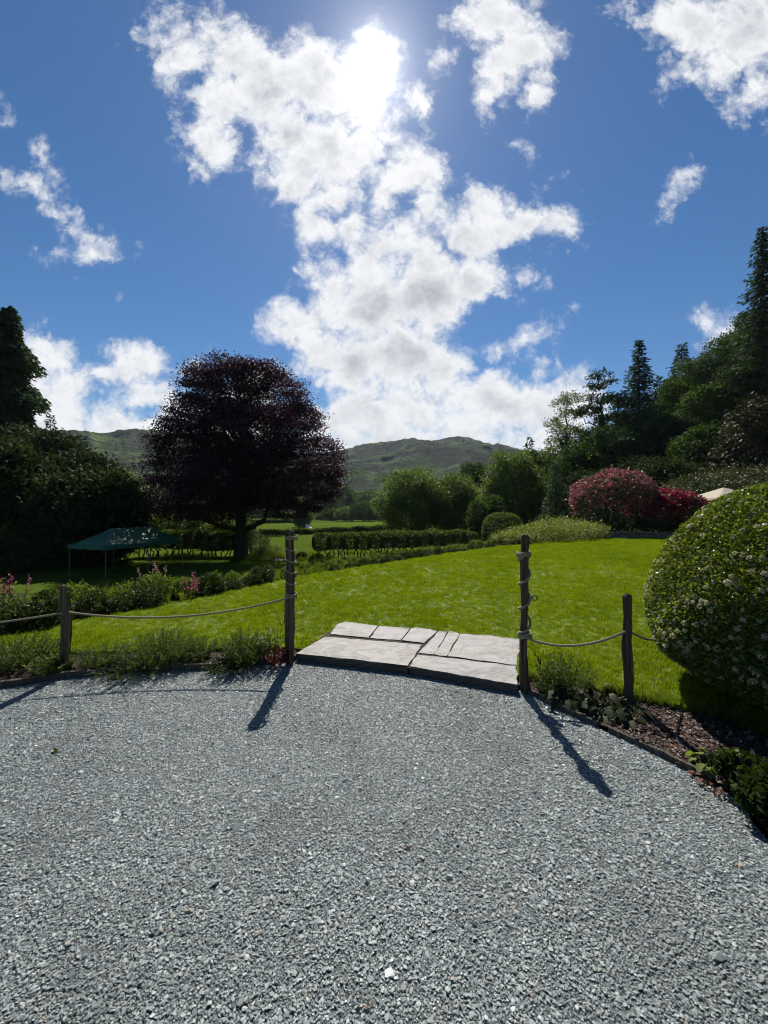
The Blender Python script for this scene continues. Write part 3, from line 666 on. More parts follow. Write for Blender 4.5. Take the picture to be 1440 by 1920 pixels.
M_yew = leaf_mat('yew_needles', [(0.0121, 0.0216, 0.0095), (0.0243, 0.0405, 0.0149), (0.0486, 0.0702, 0.0243)], .2, rough=.7, spec=.08)
M_con = leaf_mat('conifer_needles', [(0.0130, 0.0286, 0.0156), (0.0260, 0.0520, 0.0234), (0.0494, 0.0806, 0.0325)], .22, rough=.7, spec=.08)
M_con2 = leaf_mat('blue_green_needles', [(0.0168, 0.0336, 0.0240), (0.0336, 0.0600, 0.0384), (0.0600, 0.0960, 0.0540)], .22, rough=.7, spec=.08)
M_oak = leaf_mat('oak_leaves', [(0.0358, 0.0616, 0.0157), (0.0694, 0.1098, 0.0269), (0.1344, 0.1848, 0.0504)], .36)
M_pale = leaf_mat('pale_willow_leaves', [(.05, .075, .035), (.085, .12, .055), (.15, .19, .085)], .34)
M_wood1 = leaf_mat('woodland_leaves', [(0.0189, 0.0378, 0.0121), (0.0378, 0.0675, 0.0189), (0.0743, 0.1148, 0.0324)], .3, rough=.7, spec=.08)
M_rho = leaf_mat('rhododendron_leaves', [(.018, .028, .012), (.034, .048, .018), (.07, .085, .032)], .2, rough=.5, spec=.3)
M_rhof = leaf_mat('dusky_pink_trusses', [(.13, .034, .046), (.25, .075, .092), (.37, .175, .185)], .3, (1, .75, .8))
M_crim = leaf_mat('crimson_trusses', [(.10, .003, .022), (.21, .008, .042), (.33, .03, .085)], .32, (1, .5, .7))
M_olive = leaf_mat('olive_bronze_leaves', [(.028, .029, .012), (.06, .056, .022), (.15, .125, .052)], .25)
M_yel = leaf_mat('yellowish_spirea', [(.075, .10, .025), (.14, .17, .045), (.23, .25, .09)], .35)
M_brn = leaf_mat('brownish_needles', [(.014, .015, .007), (.028, .028, .012), (.05, .046, .02)], .2)
B_dark = bark_mat('dark_bark', (.022, .018, .015), (.06, .05, .042))
B_grey = bark_mat('grey_bark', (.035, .032, .028), (.10, .09, .08))

# ------------------------------------------------------------------ the clipped round bush with white flowers
def ell_surface(n, c, rad, r, zmin=-.9, depth=.12, lumpy=.04):
    d = unit(r.normal(size=(n, 3))); d = d[d[:, 2] > zmin]; m = len(d)
    lum = 1 + lumpy * (vnoise(d[:, 0] * 3 + 5, d[:, 1] * 3 + d[:, 2] * 2) * 2 + vnoise(d[:, 0] * 7, d[:, 2] * 7 + d[:, 1] * 4))
    q = lum - depth * r.random(m) ** 1.7; rad = np.asarray(rad)
    rz = np.where(d[:, 2] > 0, rad[2] if len(rad) < 4 else rad[3], rad[2])      # the crown of the bush is taller than its skirt
    return np.asarray(c) + d * q[:, None] * np.stack([np.full(m, rad[0]), np.full(m, rad[1]), rz], 1), d
r = np.random.default_rng(4)
BC = np.array([3.42, 3.14, .62]); BR = np.array([1.14, 1.14, .56, 1.25])
bush = empty('round_bush', (BC[0], BC[1], LZ), 'huge clipped round bush covered in small white flower heads', 'bush')
off = np.array([0, 0, BC[2] - LZ])
p, d = ell_surface(175000, off, BR, r, -.97, .14, .018)
link('foliage', leaves('foliage', p, .027, .0175, d + np.array([0, 0, .35]), 1.5, r), M_bush, bush)
tubes('stem', [(bent([.05 * i, .03 * i, 0], off + unit(r.normal(size=3)) * BR[:3] * np.array([.7, .7, .3]), 6, .06, r), np.linspace(.025, .008, 6)) for i in range(-4, 5)], B_dark, bush, 6)
def truss(nm, n, R_, pet, mat, seed, dome=.35):
    r = np.random.default_rng(seed); d = unit(r.normal(size=(n, 3))); d = unit(d + np.array([0, 0, .35])); c = d * R_ * (.75 + .3 * r.random((n, 1))) * np.array([1, 1, dome / .35 * .6])
    pts = np.repeat(c, 5, 0); a = np.tile(np.arange(5) * 2 * PI / 5, n) + np.repeat(r.random(n) * 6, 5); dn = np.repeat(d, 5, 0); b = unit(np.cross(dn, [.3, .2, .93])); e = np.cross(dn, b)
    return leaves(nm, pts, pet, pet * .8, np.cos(a)[:, None] * b + np.sin(a)[:, None] * e + .25 * dn, .2, r)
heads = [truss('flower_head', 26, .020, .0078, M_white, 200 + i) for i in range(5)]
for m in heads: m.materials.append(M_white)
nf = 2500; p, d = ell_surface(nf * 2, off, BR * 1.0, r, -.7, .05)
az = np.arctan2(d[:, 0], -d[:, 1]); keep = (r.random(len(d)) < np.where(d[:, 2] > .55, .30, 1)) & (vnoise(d[:, 0] * 4 + 3, d[:, 2] * 4 + d[:, 1]) > -.60)
p, d = p[keep][:nf], d[keep][:nf]
toc = -(d @ unit(BC - np.array([0, 0, H]))); order = np.argsort(-toc)
rest_v = []; rest_f = []; o_ = 0
for i in order[:100]:
    o = link('flower_head', heads[int(r.integers(5))], None, bush); o.location = p[i]; s_ = .6 + .55 * r.random(); o.scale = (s_, s_, s_)
    o.rotation_euler = Vector(d[i] + np.array([0, 0, .2])).to_track_quat('Z', 'Y').to_euler()
for i in order[100:]:
    me = heads[int(r.integers(5))]; co = np.empty(len(me.vertices) * 3, np.float32); me.vertices.foreach_get('co', co); co = co.reshape(-1, 3)
    q = np.array(Vector(d[i] + np.array([0, 0, .2])).to_track_quat('Z', 'Y').to_matrix()); v = co @ q.T * (.6 + .55 * r.random()) + p[i]
    rest_v.append(v); rest_f.append(np.arange(len(v)).reshape(-1, 4) + o_); o_ += len(v)
v = np.concatenate(rest_v); tag(link('blossom', mesh_np('blossom', v, np.concatenate(rest_f), np.random.default_rng(1).random(len(v) // 4).repeat(4)), M_white, bush), kind='stuff')

# ------------------------------------------------------------------ bed plants
def shrub(name, label, cat, loc, w, h, nl, L, W, mat, seed, group=None, lumps=4, parts=('foliage', 'stem'), bottom=.02, top=.8):
    r = np.random.default_rng(seed); root = empty(name, loc, label, cat, group); bl = [(0, 0, h * .5, w * .42, w * .42, h * .45)]
    for i in range(lumps): a = i * 2.4 + r.random(); bl.append((math.cos(a) * w * .24, math.sin(a) * w * .24, h * (.35 + .4 * r.random()), w * .27, w * .27, h * (.22 + .12 * r.random())))
    per = 12; me, c = crown_mesh(parts[0], bl, nl // per, per, w * .05, L, W, seed, -.4, .5, .9); link(parts[0], me, mat, root)
    tubes(parts[1], [(bent([0, 0, -.02], q * np.array([.8, .8, .8]), 5, .06, r), np.linspace(.02, .005, 5) * max(.5, h)) for q in c[r.choice(len(c), min(7, len(c)))]], B_dark, root, 5); return root
M_stem = leaf_mat('green_stems', [(.05, .075, .02), (.08, .11, .03)], .2)
def herb(name, label, cat, loc, w, h, ns, per, L, W, mat, seed, group=None, spread=.5, bare=.1, stem=.0022, dirup=.6, flower=None, nfl=0, fsize=.012):
    r = np.random.default_rng(seed); root = empty(name, loc, label, cat, group); pts = []; dr = []; paths = []; tips = []
    for i in range(ns):
        a = r.random() * 6.28; q = math.sqrt(r.random()); b = np.array([math.cos(a) * q * w * .30, math.sin(a) * q * w * .30, 0]); hh = h * (.55 + .5 * r.random()) * (1 - .35 * q)
        t = b + np.array([math.cos(a) * w * spread * q * .6, math.sin(a) * w * spread * q * .6, hh]) + np.r_[r.normal(size=2) * .05 * h, 0]
        pa = bent(b, t, 5, .05, r); paths.append((pa, np.linspace(stem * 1.4, stem * .5, 5))); tips.append(t)
        s = bare + (1 - bare) * r.random(per); k = s * 4; i0 = np.minimum(k.astype(int), 3); fr = (k - i0)[:, None]; pts.append(pa[i0] * (1 - fr) + pa[i0 + 1] * fr)
        az = r.random(per) * 6.28; dr.append(np.stack([np.cos(az), np.sin(az), np.full(per, dirup)], 1))
    tubes('stem', paths, M_stem if mat is not M_red else B_dark, root, 4)
    link('foliage', leaves('foliage', np.concatenate(pts), L, W, np.concatenate(dr), .5, r), mat, root)
    if flower is not None:
        tp = np.array(tips)[r.choice(ns, nfl)] + r.normal(size=(nfl, 3)) * .015; pp = np.repeat(tp, 7, 0) + r.normal(size=(nfl * 7, 3)) * fsize * .3
        for q_ in range(nfl): link('flower', leaves('flower', pp[q_ * 7:q_ * 7 + 7], fsize, fsize * .7, None, 1, r), flower, root)
    return root
bz = .035
def B(px, py): g = G(px, py, bz); return g
herb('bushy_herb', 'bushy green herb in the bed at the far left edge', 'plant', B(40, 1250), .62, .36, 190, 20, .035, .007, M_herb, 1)
herb('bushy_herb', 'dark low herb leaning on the short left post', 'plant', B(98, 1262), .34, .20, 90, 16, .032, .008, M_herb, 2)
herb('bushy_herb', 'thin sprig of green herb just right of the short left post', 'plant', B(190, 1247), .46, .26, 110, 18, .032, .006, M_herb, 3)
herb('bushy_herb', 'full feathery green herb in the middle of the left bed', 'plant', B(300, 1240), .72, .36, 220, 20, .034, .006, M_herb, 4)
herb('bushy_herb', 'small feathery herb between the full one and the reddish plant', 'plant', B(365, 1238), .40, .27, 110, 18, .032, .006, M_herb, 5)
herb('bushy_herb', 'upright green herb beside the reddish leaved plant', 'plant', B(455, 1243), .50, .38, 160, 18, .034, .007, M_herb, 6)
herb('red_leaved_plant', 'small plant with dark red leaves at the foot of the tall left post', 'plant', B(520, 1246), .24, .20, 40, 10, .030, .014, M_red, 7, flower=M_dry, nfl=20)
herb('leafy_plant', 'pale leaved sprig in front of the red leaved plant', 'plant', B(498, 1236), .26, .34, 40, 12, .035, .014, M_herb, 8, flower=M_white, nfl=14, fsize=.016)
herb('low_plant', 'low dark ground hugging plant in front of the full feathery herb', 'plant', B(255, 1256), .70, .10, 120, 12, .03, .012, M_box, 9)
herb('low_plant', 'low dark plant by the pinkish stones near the timber edging', 'plant', B(430, 1252), .46, .10, 80, 12, .03, .012, M_box, 10)
def twig(label, base, pts, w, seed):
    r = np.random.default_rng(seed); paths = []
    for a, b in pts: paths.append((bent(a, b, 6, .05, r), np.linspace(w, w * .35, 6)))
    o = tubes('bare_twig', paths, B_dark, None, 5); o.location = base; return tag(o, label, 'twig')
twig('bare forked sapling twig leaning against the tall left post', B(518, 1240), [((0, 0, 0), (.05, .02, .36)), ((.05, .02, .36), (.13, .02, .60)), ((.05, .02, .36), (.0, .02, .50)), ((-.03, 0, 0), (-.10, 0, .30)), ((0, 0, .1), (-.04, .02, .34)), ((.03, 0, 0), (-.2, .02, .26))], .004, 3)
twig('dark dead twig standing right of the tall right post', B(1012, 1272), [((0, 0, 0), (.0, .01, .17)), ((.0, .01, .15), (-.05, .01, .27)), ((0, 0, .05), (-.035, .01, .12)), ((0, .01, .12), (.015, 0, .2))], .008, 4)
herb('bushy_herb', 'feathery green herb in the right bed between the two posts', 'plant', B(1060, 1296), .44, .36, 120, 20, .036, .007, M_herb, 11)
herb('bushy_herb', 'small green sprig beside the dead twig', 'plant', B(1030, 1298), .26, .20, 50, 14, .032, .008, M_herb, 12)
def rosette(name, label, loc, n, L, W, mat, seed, up=.5, w=.12, group=None):
    r = np.random.default_rng(seed); root = empty(name, loc, label, 'plant', group); V = []; Fc = []; rn = []; st = []
    for i in range(n):
        a = i * 2.4 + r.random() * .6; rr = w * math.sqrt(r.random()); l = L * (.65 + .6 * r.random()); ww = W * (.7 + .5 * r.random()); e = up * (.4 + r.random()); ca, sa = math.cos(a), math.sin(a)
        st0 = np.array([ca * rr, sa * rr, .0]); sl = l * (.5 + .8 * r.random()); tip = st0 + np.array([ca * sl * .6, sa * sl * .6, sl * e]); st.append((bent(st0, tip, 4, .05, r), np.linspace(.004, .002, 4)))
        side = np.array([-sa, ca, 0]); fwd = np.array([ca, sa, .15 * r.normal()]); up_ = np.array([0, 0, 1.]); roll = r.normal() * .4
        o = len(V); prof = [(0, .12), (.12, .75), (.35, 1.0), (.6, .86), (.85, .45), (1.0, .03)]
        for (t, q) in prof:
            c = tip + fwd * l * t - up_ * l * .55 * t * t; wv = side * math.cos(roll) + up_ * math.sin(roll)
            for s in (-1, 0, 1): V.append(c + wv * ww * .5 * q * s * (1 + .12 * r.normal()) + up_ * (.08 * ww * abs(s) + .012 * l * r.normal()))
        for j in range(len(prof) - 1):
            for s in range(2): Fc.append((o + j * 3 + s, o + j * 3 + s + 1, o + j * 3 + s + 4, o + j * 3 + s + 3))
        rn += [r.random()] * 18
    link('foliage', mesh_np('foliage', V, Fc, rn, True), mat, root); tubes('stem', st, M_stem, root, 4); return root
rosette('broad_leaved_plant', 'grey green broad leaved plant under the feathery herb of the right bed', B(1062, 1322), 16, .085, .06, M_broad, 1, 1.1, .08)
rosette('broad_leaved_plant', 'dark broad leaved clump left of the short brown post', B(1130, 1335), 40, .075, .055, M_broad, 2, .9, .12)
rosette('broad_leaved_plant', 'dark broad leaved clump at the foot of the short brown post', B(1172, 1344), 26, .07, .05, M_broad, 3, .9, .09)
rosette('broad_leaved_plant', 'bronze tinted leafy clump behind the dark broad leaved ones', B(1118, 1312), 14, .10, .06, M_olive, 4, .8, .07)
rosette('lobed_leaf_plant', 'bright yellow green leafy plant at the tip of the right bed', (1.98, 2.42, bz), 30, .045, .05, M_mantle, 5, 1.2, .06)
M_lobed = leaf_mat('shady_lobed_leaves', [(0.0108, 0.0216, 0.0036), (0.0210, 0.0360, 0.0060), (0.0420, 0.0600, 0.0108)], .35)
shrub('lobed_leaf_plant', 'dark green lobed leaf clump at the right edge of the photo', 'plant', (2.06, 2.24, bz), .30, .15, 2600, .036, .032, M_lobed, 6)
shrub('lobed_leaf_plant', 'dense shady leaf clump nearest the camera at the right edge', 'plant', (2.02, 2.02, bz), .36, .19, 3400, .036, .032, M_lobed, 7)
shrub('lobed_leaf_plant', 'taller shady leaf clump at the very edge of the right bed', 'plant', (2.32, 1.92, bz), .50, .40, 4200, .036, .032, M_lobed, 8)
rosette('red_stemmed_plant', 'low red leaved plant trailing on the gravel edge at right', (1.93, 2.30, .02), 40, .030, .02, M_red, 8, .3, .09)
rosette('red_stemmed_plant', 'small red sprig between the edging strip and yellow green plant', (1.90, 2.44, .02), 26, .03, .018, M_red, 9, .3, .06)
rosette('bronze_seedling', 'small bronze weed growing in the turf edge under the round bush', G(1345, 1332, LZ), 26, .04, .034, M_olive, 10, .7, .06)
herb('slab_weed', 'tiny weed growing at the foot of the large front flagstone', 'weed', G(700, 1252, 0), .12, .06, 16, 8, .022, .010, M_herb, 15)
r = np.random.default_rng(8)
for lab, px, py, sz in (('pale stone lying among mulch beside the reddish plant', 418, 1236, .035), ('smaller pinkish stone in the left bed by the timber edging', 404, 1246, .022)):
    o = shard('stone', sz * 1.3, sz, sz * .7, int(px), M_flag, 16); o.location = B(px, py) + np.array([0, 0, sz * .3]); tag(o, lab, 'stone')
# a few larger chips that stand out on the drive
for i, (px, py, sz, lab) in enumerate([(1345, 1792, .030, 'large flat slate chip near the lower right of the gravel'), (1128, 1462, .020, 'pale slate chip at the end of the right post shadow'), (690, 1648, .018, 'rounded pale slate chip in the middle of the gravel'),
        (405, 1655, .024, 'dark upturned slate chip left of centre on the gravel'), (1120, 1518, .022, 'triangular pale slate chip below the right post shadow'), (842, 1642, .020, 'dark slate chip in the middle right of the gravel')]):
    o = shard('slate_chip', sz, sz * .7, sz * .4, 300 + i, M_stone, 12); g = G(px, py, .012); o.location = g; o.rotation_euler = (.15, .1, i * 1.3); tag(o, lab, 'slate chip')

for i, (px, py, lab) in enumerate([(688, 1888, 'curled pale dry leaf near the bottom centre of the gravel'), (770, 1592, 'small tan dry leaf in the middle of the gravel'), (467, 1382, 'pale dry leaf lying just beyond the left post shadow tip'), (105, 1412, 'tiny green weed tuft growing in the gravel at far left')]):
    r_ = np.random.default_rng(i); n_ = 5 if i < 3 else 22; p_ = r_.normal(size=(n_, 3)) * np.array([.008, .008, .002]) + np.array([0, 0, .010])
    o = link('dry_leaf' if i < 3 else 'gravel_weed', leaves('leaf', p_, .022, .013, r_.normal(size=(n_, 3)) * np.array([1, 1, .25 if i < 3 else 1.2]), .1, r_), M_dry if i < 3 else M_herb); o.location = G(px, py, 0); tag(o, lab, 'leaf' if i < 3 else 'weed')
# ------------------------------------------------------------------ lawn border: small shrubs, flowers, long grass
far_e = [q[:2] for q in smooth_line([G(1000, 1020.5, LZ), G(900, 1030, LZ), G(700, 1060, LZ), G(545, 1085, LZ), G(330, 1131, LZ), G(160, 1160, LZ), (-4.7, 4.75), (-6.2, 4.3)], 24)]
fe = np.array(far_e); fd = np.r_[0, np.cumsum(np.linalg.norm(np.diff(fe, axis=0), axis=1))]
def border_at(t, out):
    s = t * fd[-1]; q = np.array([np.interp(s, fd, fe[:, 0]), np.interp(s, fd, fe[:, 1])]); q2 = np.array([np.interp(s - .3, fd, fe[:, 0]), np.interp(s - .3, fd, fe[:, 1])]); d = unit((q - q2)[None])[0]
    nn = np.array([d[1], -d[0]]); nn = nn if nn @ np.array([-.7, .7]) > 0 else -nn; q = q + nn * out; return np.array([q[0], q[1], T(*q)])
GB = 'small shrubs of the border along the lawn'
kinds = [shrub('border_shrub', 'small dark shrub in the clipped border row along the lawn edge', 'shrub', (0, 0, 0), .66, .56, 3000, .045, .028, M_box, 31 + i, GB) for i in range(3)] + \
        [shrub('border_shrub', 'light green bushy shrub in the border behind the dark row', 'shrub', (0, 0, 0), .70, .58, 2000, .055, .028, M_lush, 41 + i, GB) for i in range(3)]
r = np.random.default_rng(77); first = [True] * 6; spots = []
Lr = fd[-1]; nrow = 46
for i in range(nrow):
    t = (i + .5) / nrow
    if r.random() < .12: continue
    spots.append((int(r.integers(3)), t + r.normal() * .003, .28 + r.normal() * .05, (.55 + .3 * r.random()) * (1.1 if t > .72 else 1.0)))
for i in range(40):
    t = (i + r.random()) / 40; spots.append((3 + int(r.integers(3)), t, .95 + .45 * r.random(), (.55 + .35 * r.random()) * (1.05 if t > .72 else .95)))
for kd, t, out, s in spots:
    o = kinds[kd] if first[kd] else copy_tree(kinds[kd]); first[kd] = False
    q = border_at(t, out); o.location = q - np.array([0, 0, .02]); s *= .8 if .2 < t < .68 else 1; o.scale = (s, s, s * (.85 + .3 * r.random())); o.rotation_euler = (0, 0, r.random() * 6.28)
# long grass of the border and the slope beyond
mt = [tuft('long_grass_tuft', 16, .10, .34, .010, .7, 120 + i, M_meadow) for i in range(4)]
pts = []; sc = []
for i in range(2600):
    t = r.random(); q = border_at(t, .75 + 1.6 * r.random() ** 1.2); pts.append(q); sc.append((.4 + .5 * r.random()) * (1.0 if t > .72 else .8))
for i in range(6500):
    u_ = r.random(); q = np.array([-21 + 34 * u_, 30.0 + 7 * r.random() + 5 * u_]); dsk = vnoise(q[0] * .35, q[1] * .35)
    if dsk < -.02 or (q[1] < 33.5 and q[0] < -6): continue
    pts.append(np.array([q[0], q[1], T(*q)])); sc.append(.6 + .8 * r.random())
for i in range(260):    # a ragged fringe where the mower does not reach
    q = np.array(lawn_near_R[int(r.integers(len(lawn_near_R) - 8))][:2]) + r.normal(size=2) * .02; pts.append(np.array([*q, LZ - .02])); sc.append(.18 + .12 * r.random())
n = len(pts); scatter('long_grass', pts, sc, np.stack([r.normal(size=n) * .15, r.normal(size=n) * .15, r.random(n) * 6.28], 1), mt)
def spire(name, label, loc, n, h, mat, seed, cat='flower', w=.2):
    r = np.random.default_rng(seed); root = empty(name, loc, label, cat); st = []; fp = []; fl = []
    for i in range(n):
        b = r.normal(size=2) * w * .35; t = np.array([b[0] * 1.6, b[1] * 1.6, h * (.7 + .35 * r.random())]); st.append((bent([*b, 0], t, 5, .03, r), np.linspace(.006, .002, 5)))
        m = 46; z = .45 + .55 * r.random(m); fp.append(np.stack([np.interp(z, [0, 1], [b[0], t[0]]), np.interp(z, [0, 1], [b[1], t[1]]), z * t[2]], 1) + r.normal(size=(m, 3)) * .022 * (1.4 - z)[:, None])
        m = 34; z = .45 * r.random(m); fl.append(np.stack([b[0] + 0 * z, b[1] + 0 * z, z * t[2]], 1) + r.normal(size=(m, 3)) * .05)
    tubes('stem', st, M_stem, root, 4)
    for f_ in fp: link('flower_spike', leaves('flower_spike', f_, .036, .024, None, 1, r), mat, root)
    link('foliage', leaves('foliage', np.concatenate(fl), .11, .03, None, 1, r), M_lush, root); return root
g = P(363, 1110, 7.2); spire('foxglove', 'pink flower spires in the border in front of the gazebo', (g[0], g[1], T(g[0], g[1])), 5, .55, M_pinkf, 1, w=.24)
g = P(24, 1120, 5.6); spire('foxglove', 'pink flower spires at the far left edge before the dark yew', (g[0], g[1], T(g[0], g[1])), 4, .8, M_pinkf, 2, w=.18)
g = P(300, 1110, 7.6); spire('foxglove', 'faded pale flower spikes left of the pink spires by the gazebo', (g[0], g[1], T(g[0], g[1])), 4, .7, M_dry, 3, w=.3)
g = P(45, 1170, 5.3); shrub('orange_shrub', 'small orange leaved plant in the border at the far left', 'shrub', (g[0], g[1], T(g[0], g[1])), .40, .36, 900, .035, .016, M_orange, 61)
for i, (px, py, Y, w, h, lab) in enumerate([(88, 1160, 5.3, .5, .55, 'dark rounded shrub in the border just left of the short left post'), (15, 1160, 5.4, .6, .5, 'grey leaved low shrub at the very left of the border'), (150, 1150, 6.2, .6, .55, 'leafy green shrub in the border just right of the short left post')]):
    g = P(px, py, Y); shrub('border_shrub', lab, 'shrub', (g[0], g[1], T(g[0], g[1])), w, h, 1700, .045, .025, [M_box, M_pale, M_lush][i], 65 + i, GB)

# ------------------------------------------------------------------ right side of the lawn: low shrubs, wall, rhododendrons, parasol
for i, (px, Y, w, h, lab) in enumerate([(1010, 19.5, 2.6, .95, 'low yellowish shrub left of the larger yellow mound'), (1050, 20.5, 3.2, 1.15, 'large yellowish mounded shrub at the back corner of the lawn'), (1095, 21.3, 2.4, .95, 'yellowish shrub mound touching the low stone wall'), (965, 18.3, 2.0, .7, 'low pale green shrub in the border below the clipped ball')]):
    x = (px - CX) / F * Y; shrub('mounded_shrub', lab, 'shrub', (x, Y, T(x, Y)), w, h, 4200, .09, .045, M_yel, 80 + i, 'yellowish shrubs at the back of the lawn', 6)
k = NT('dry_stone'); co = k.coord(); br = k.n('ShaderNodeTexVoronoi', {'Vector': k.mapping(co, (3, 3, 9)), 'Scale': 1.0}); 
M_dst = k.done(k.bsdf(k.ramp(k.noise(5, 6, .7, co), [(.05, .045, .04), (.16, .145, .125), (.26, .24, .21)], [.3, .5, .7]), .9, k.bump(br.outputs['Distance'], .9, .08), spec=.2))
wall = empty('stone_wall', (13.4, 21.1, .06), 'low dry stone wall in front of the pink rhododendrons', 'wall')
r = np.random.default_rng(5); bm = bmesh.new(); bc = bmesh.new()
def rbox(bm, x0, x1, y0, y1, z0, z1, j, r):
    vs = [bm.verts.new((x + j * r.normal(), y + j * r.normal(), z + j * .6 * r.normal())) for z in (z0, z1) for (x, y) in ((x0, y0), (x1, y0), (x1, y1), (x0, y1))]
    for f in ((0, 3, 2, 1), (4, 5, 6, 7), (0, 1, 5, 4), (1, 2, 6, 5), (2, 3, 7, 6), (3, 0, 4, 7)): bm.faces.new([vs[i] for i in f])
for c in range(4):
    x = -2.2
    while x < 3.2: w_ = .18 + .28 * r.random(); rbox(bm, x, x + w_ - .012, -.2, .2, -.2 + c * .12, -.2 + c * .12 + .112, .008, r); x += w_
x = -2.25
while x < 3.2: w_ = .3 + .35 * r.random(); rbox(bc, x, x + w_ - .012, -.25, .25, .285, .345, .010, r); x += w_
from_bm('stones', bm, M_dst, wall); from_bm('coping', bc, M_dst, wall)
def rhodo(label, loc, w, h, seed, fm, nfl, n=9000, fz=.45, name='rhododendron'):
    r = np.random.default_rng(seed); root = empty(name, loc, label, 'shrub'); bl = auto_blobs(w, h, 0, 9, seed, .55); me, c = crown_mesh('foliage', bl, n // 14, 14, w * .05, .17, .06, seed, -.3, .6, .8); link('foliage', me, M_rho, root)
    p, d = crown_clumps(bl, nfl, r, .97, .98); k = (d[:, 2] > -.25) & (p[:, 2] > h * fz * (1 + .6 * r.normal(size=len(p)))); p = p[k]; d = d[k]; m = len(p)
    pts = np.repeat(p, 12, 0) + np.repeat(d, 12, 0) * .05 + r.normal(size=(m * 12, 3)) * .075
    link('flowers', leaves('flowers', pts, .12, .085, np.repeat(d, 12, 0), 1.2, r), fm, root)
    tubes('stem', [(bent([.2 * math.cos(i), .2 * math.sin(i), -.1], q * .85, 6, .07, r), np.linspace(.06, .015, 6)) for i, q in enumerate(c[r.choice(len(c), 9)])], B_dark, root, 6); return root
rhodo('large dusky pink rhododendron behind the low stone wall', (14.1, 24.6, .0), 5.3, 4.05, 3, M_rhof, 1900, 13000, .46)
rhodo('crimson flowered rhododendron right of the larger dusky pink one', (16.5, 23.7, .0), 4.1, 2.75, 4, M_crim, 1300, 8000, .32)
rhodo('broad bronze topped shrub under the dark trees behind the parasol', (27.5, 31.5, .3), 10.5, 4.6, 5, M_olive, 900, 15000, .62, 'spreading_shrub')
k = NT('parasol_cloth'); w_ = k.noise(60, 3, .6, k.coord()); cl = k.bsdf(k.ramp(w_, [(.50, .42, .33), (.60, .52, .42)]), .85, spec=.2)
M_cloth = k.done(k.n('ShaderNodeMixShader', {0: .3, 1: cl, 2: k.n('ShaderNodeBsdfTranslucent', {'Color': (.62, .52, .40, 1)}).outputs[0]}).outputs[0])
px_, py_ = 20.2, 23.8; pz_ = T(px_, py_)
par = empty('parasol', (px_, py_, pz_), 'beige square garden parasol half hidden behind the round bush', 'parasol')
def canopy(name, xs, ys, z_eave, z_ridge, ridge, mat, parent, val=.22, n=10, sagk=.10):
    """hipped cloth: eave rectangle xs/ys, ridge half-length along y"""
    bm = bmesh.new(); top = []; m = 40
    per = []
    for i in range(m):
        t = i / m * 4; s = int(t); f = t - s; X0, X1, Y0, Y1 = -xs, xs, -ys, ys
        per.append([(X0 + (X1 - X0) * f, Y0), (X1, Y0 + (Y1 - Y0) * f), (X1 - (X1 - X0) * f, Y1), (X0, Y1 - (Y1 - Y0) * f)][s])
    rows = []
    for j in range(n + 1):
        q = j / n; row = []
        for (x, y) in per:
            rx, ry = 0.0, max(-ridge, min(ridge, y * ridge / ys)); z = z_eave + (z_ridge - z_eave) * q - sagk * math.sin(q * PI) ; row.append(bm.verts.new((x + (rx - x) * q * .995, y + (ry - y) * q * .995, z)))
        rows.append(row)
    low = [bm.verts.new((x * 1.003, y * 1.003, z_eave - val + .02 * math.sin(i * 1.7))) for i, (x, y) in enumerate(per)]
    for a, b in [(low, rows[0])] + list(zip(rows, rows[1:])):
        for i in range(m): bm.faces.new((a[i], a[(i + 1) % m], b[(i + 1) % m], b[i]))
    try: bm.faces.new(rows[-1])
    except Exception: pass
    return from_bm(name, bm, mat, parent, True)
canopy('canopy', 1.5, 1.5, 2.30, 2.98, .0, M_cloth, par, .06, 8, .03)
M_pole = wood_mat('pole_wood', (.10, .08, .06), (.18, .14, .10), (.25, .2, .15))
tubes('pole', [(np.array([[0, 0, 0], [0, 0, 3.02]]), .03)], M_pole, par, 10)
for i in range(8):
    a = i * PI / 4; e = 1.5 / max(abs(math.cos(a)), abs(math.sin(a))); tubes('rib', [(np.array([[0, 0, 2.90], [math.cos(a) * e * .97, math.sin(a) * e * .97, 2.27]]), .012)], M_pole, par, 6)
tubes('base', [(np.array([[0, 0, -.05], [0, 0, .08], [0, 0, .085]]), np.array([.34, .34, .03]))], M_iron, par, 20)

# ------------------------------------------------------------------ green gazebo
k = NT('green_canvas'); n_ = k.noise(6, 4, .6, k.coord()); cg = k.bsdf(k.ramp(n_, [(.006, .085, .038), (.012, .125, .06)]), .5, k.bump(n_, .3, .05), spec=.5)
M_green = k.done(k.n('ShaderNodeMixShader', {0: .12, 1: cg, 2: k.n('ShaderNodeBsdfTranslucent', {'Color': (.008, .09, .05, 1)}).outputs[0]}).outputs[0])
k = NT('painted_steel'); M_steel = k.done(k.bsdf(k.ramp(k.noise(12, 3, .5, k.coord()), [(.12, .125, .125), (.18, .185, .185)]), .5, metal=.3))
e1 = np.array([.33, .945]); e2 = np.array([-.945, .33]); A0 = np.array([-17.4, 25.0]); ctr = A0 + e1 * 3.0 + e2 * 1.65; gz = T(*ctr)
gaz = empty('gazebo', (ctr[0], ctr[1], gz), 'green pop-up gazebo on six thin legs under the copper beech', 'gazebo', None, math.atan2(e1[1], e1[0]) - PI / 2)
canopy('canopy', 1.69, 3.06, 2.05, 3.05, 1.5, M_green, gaz, .26, 10, .12)
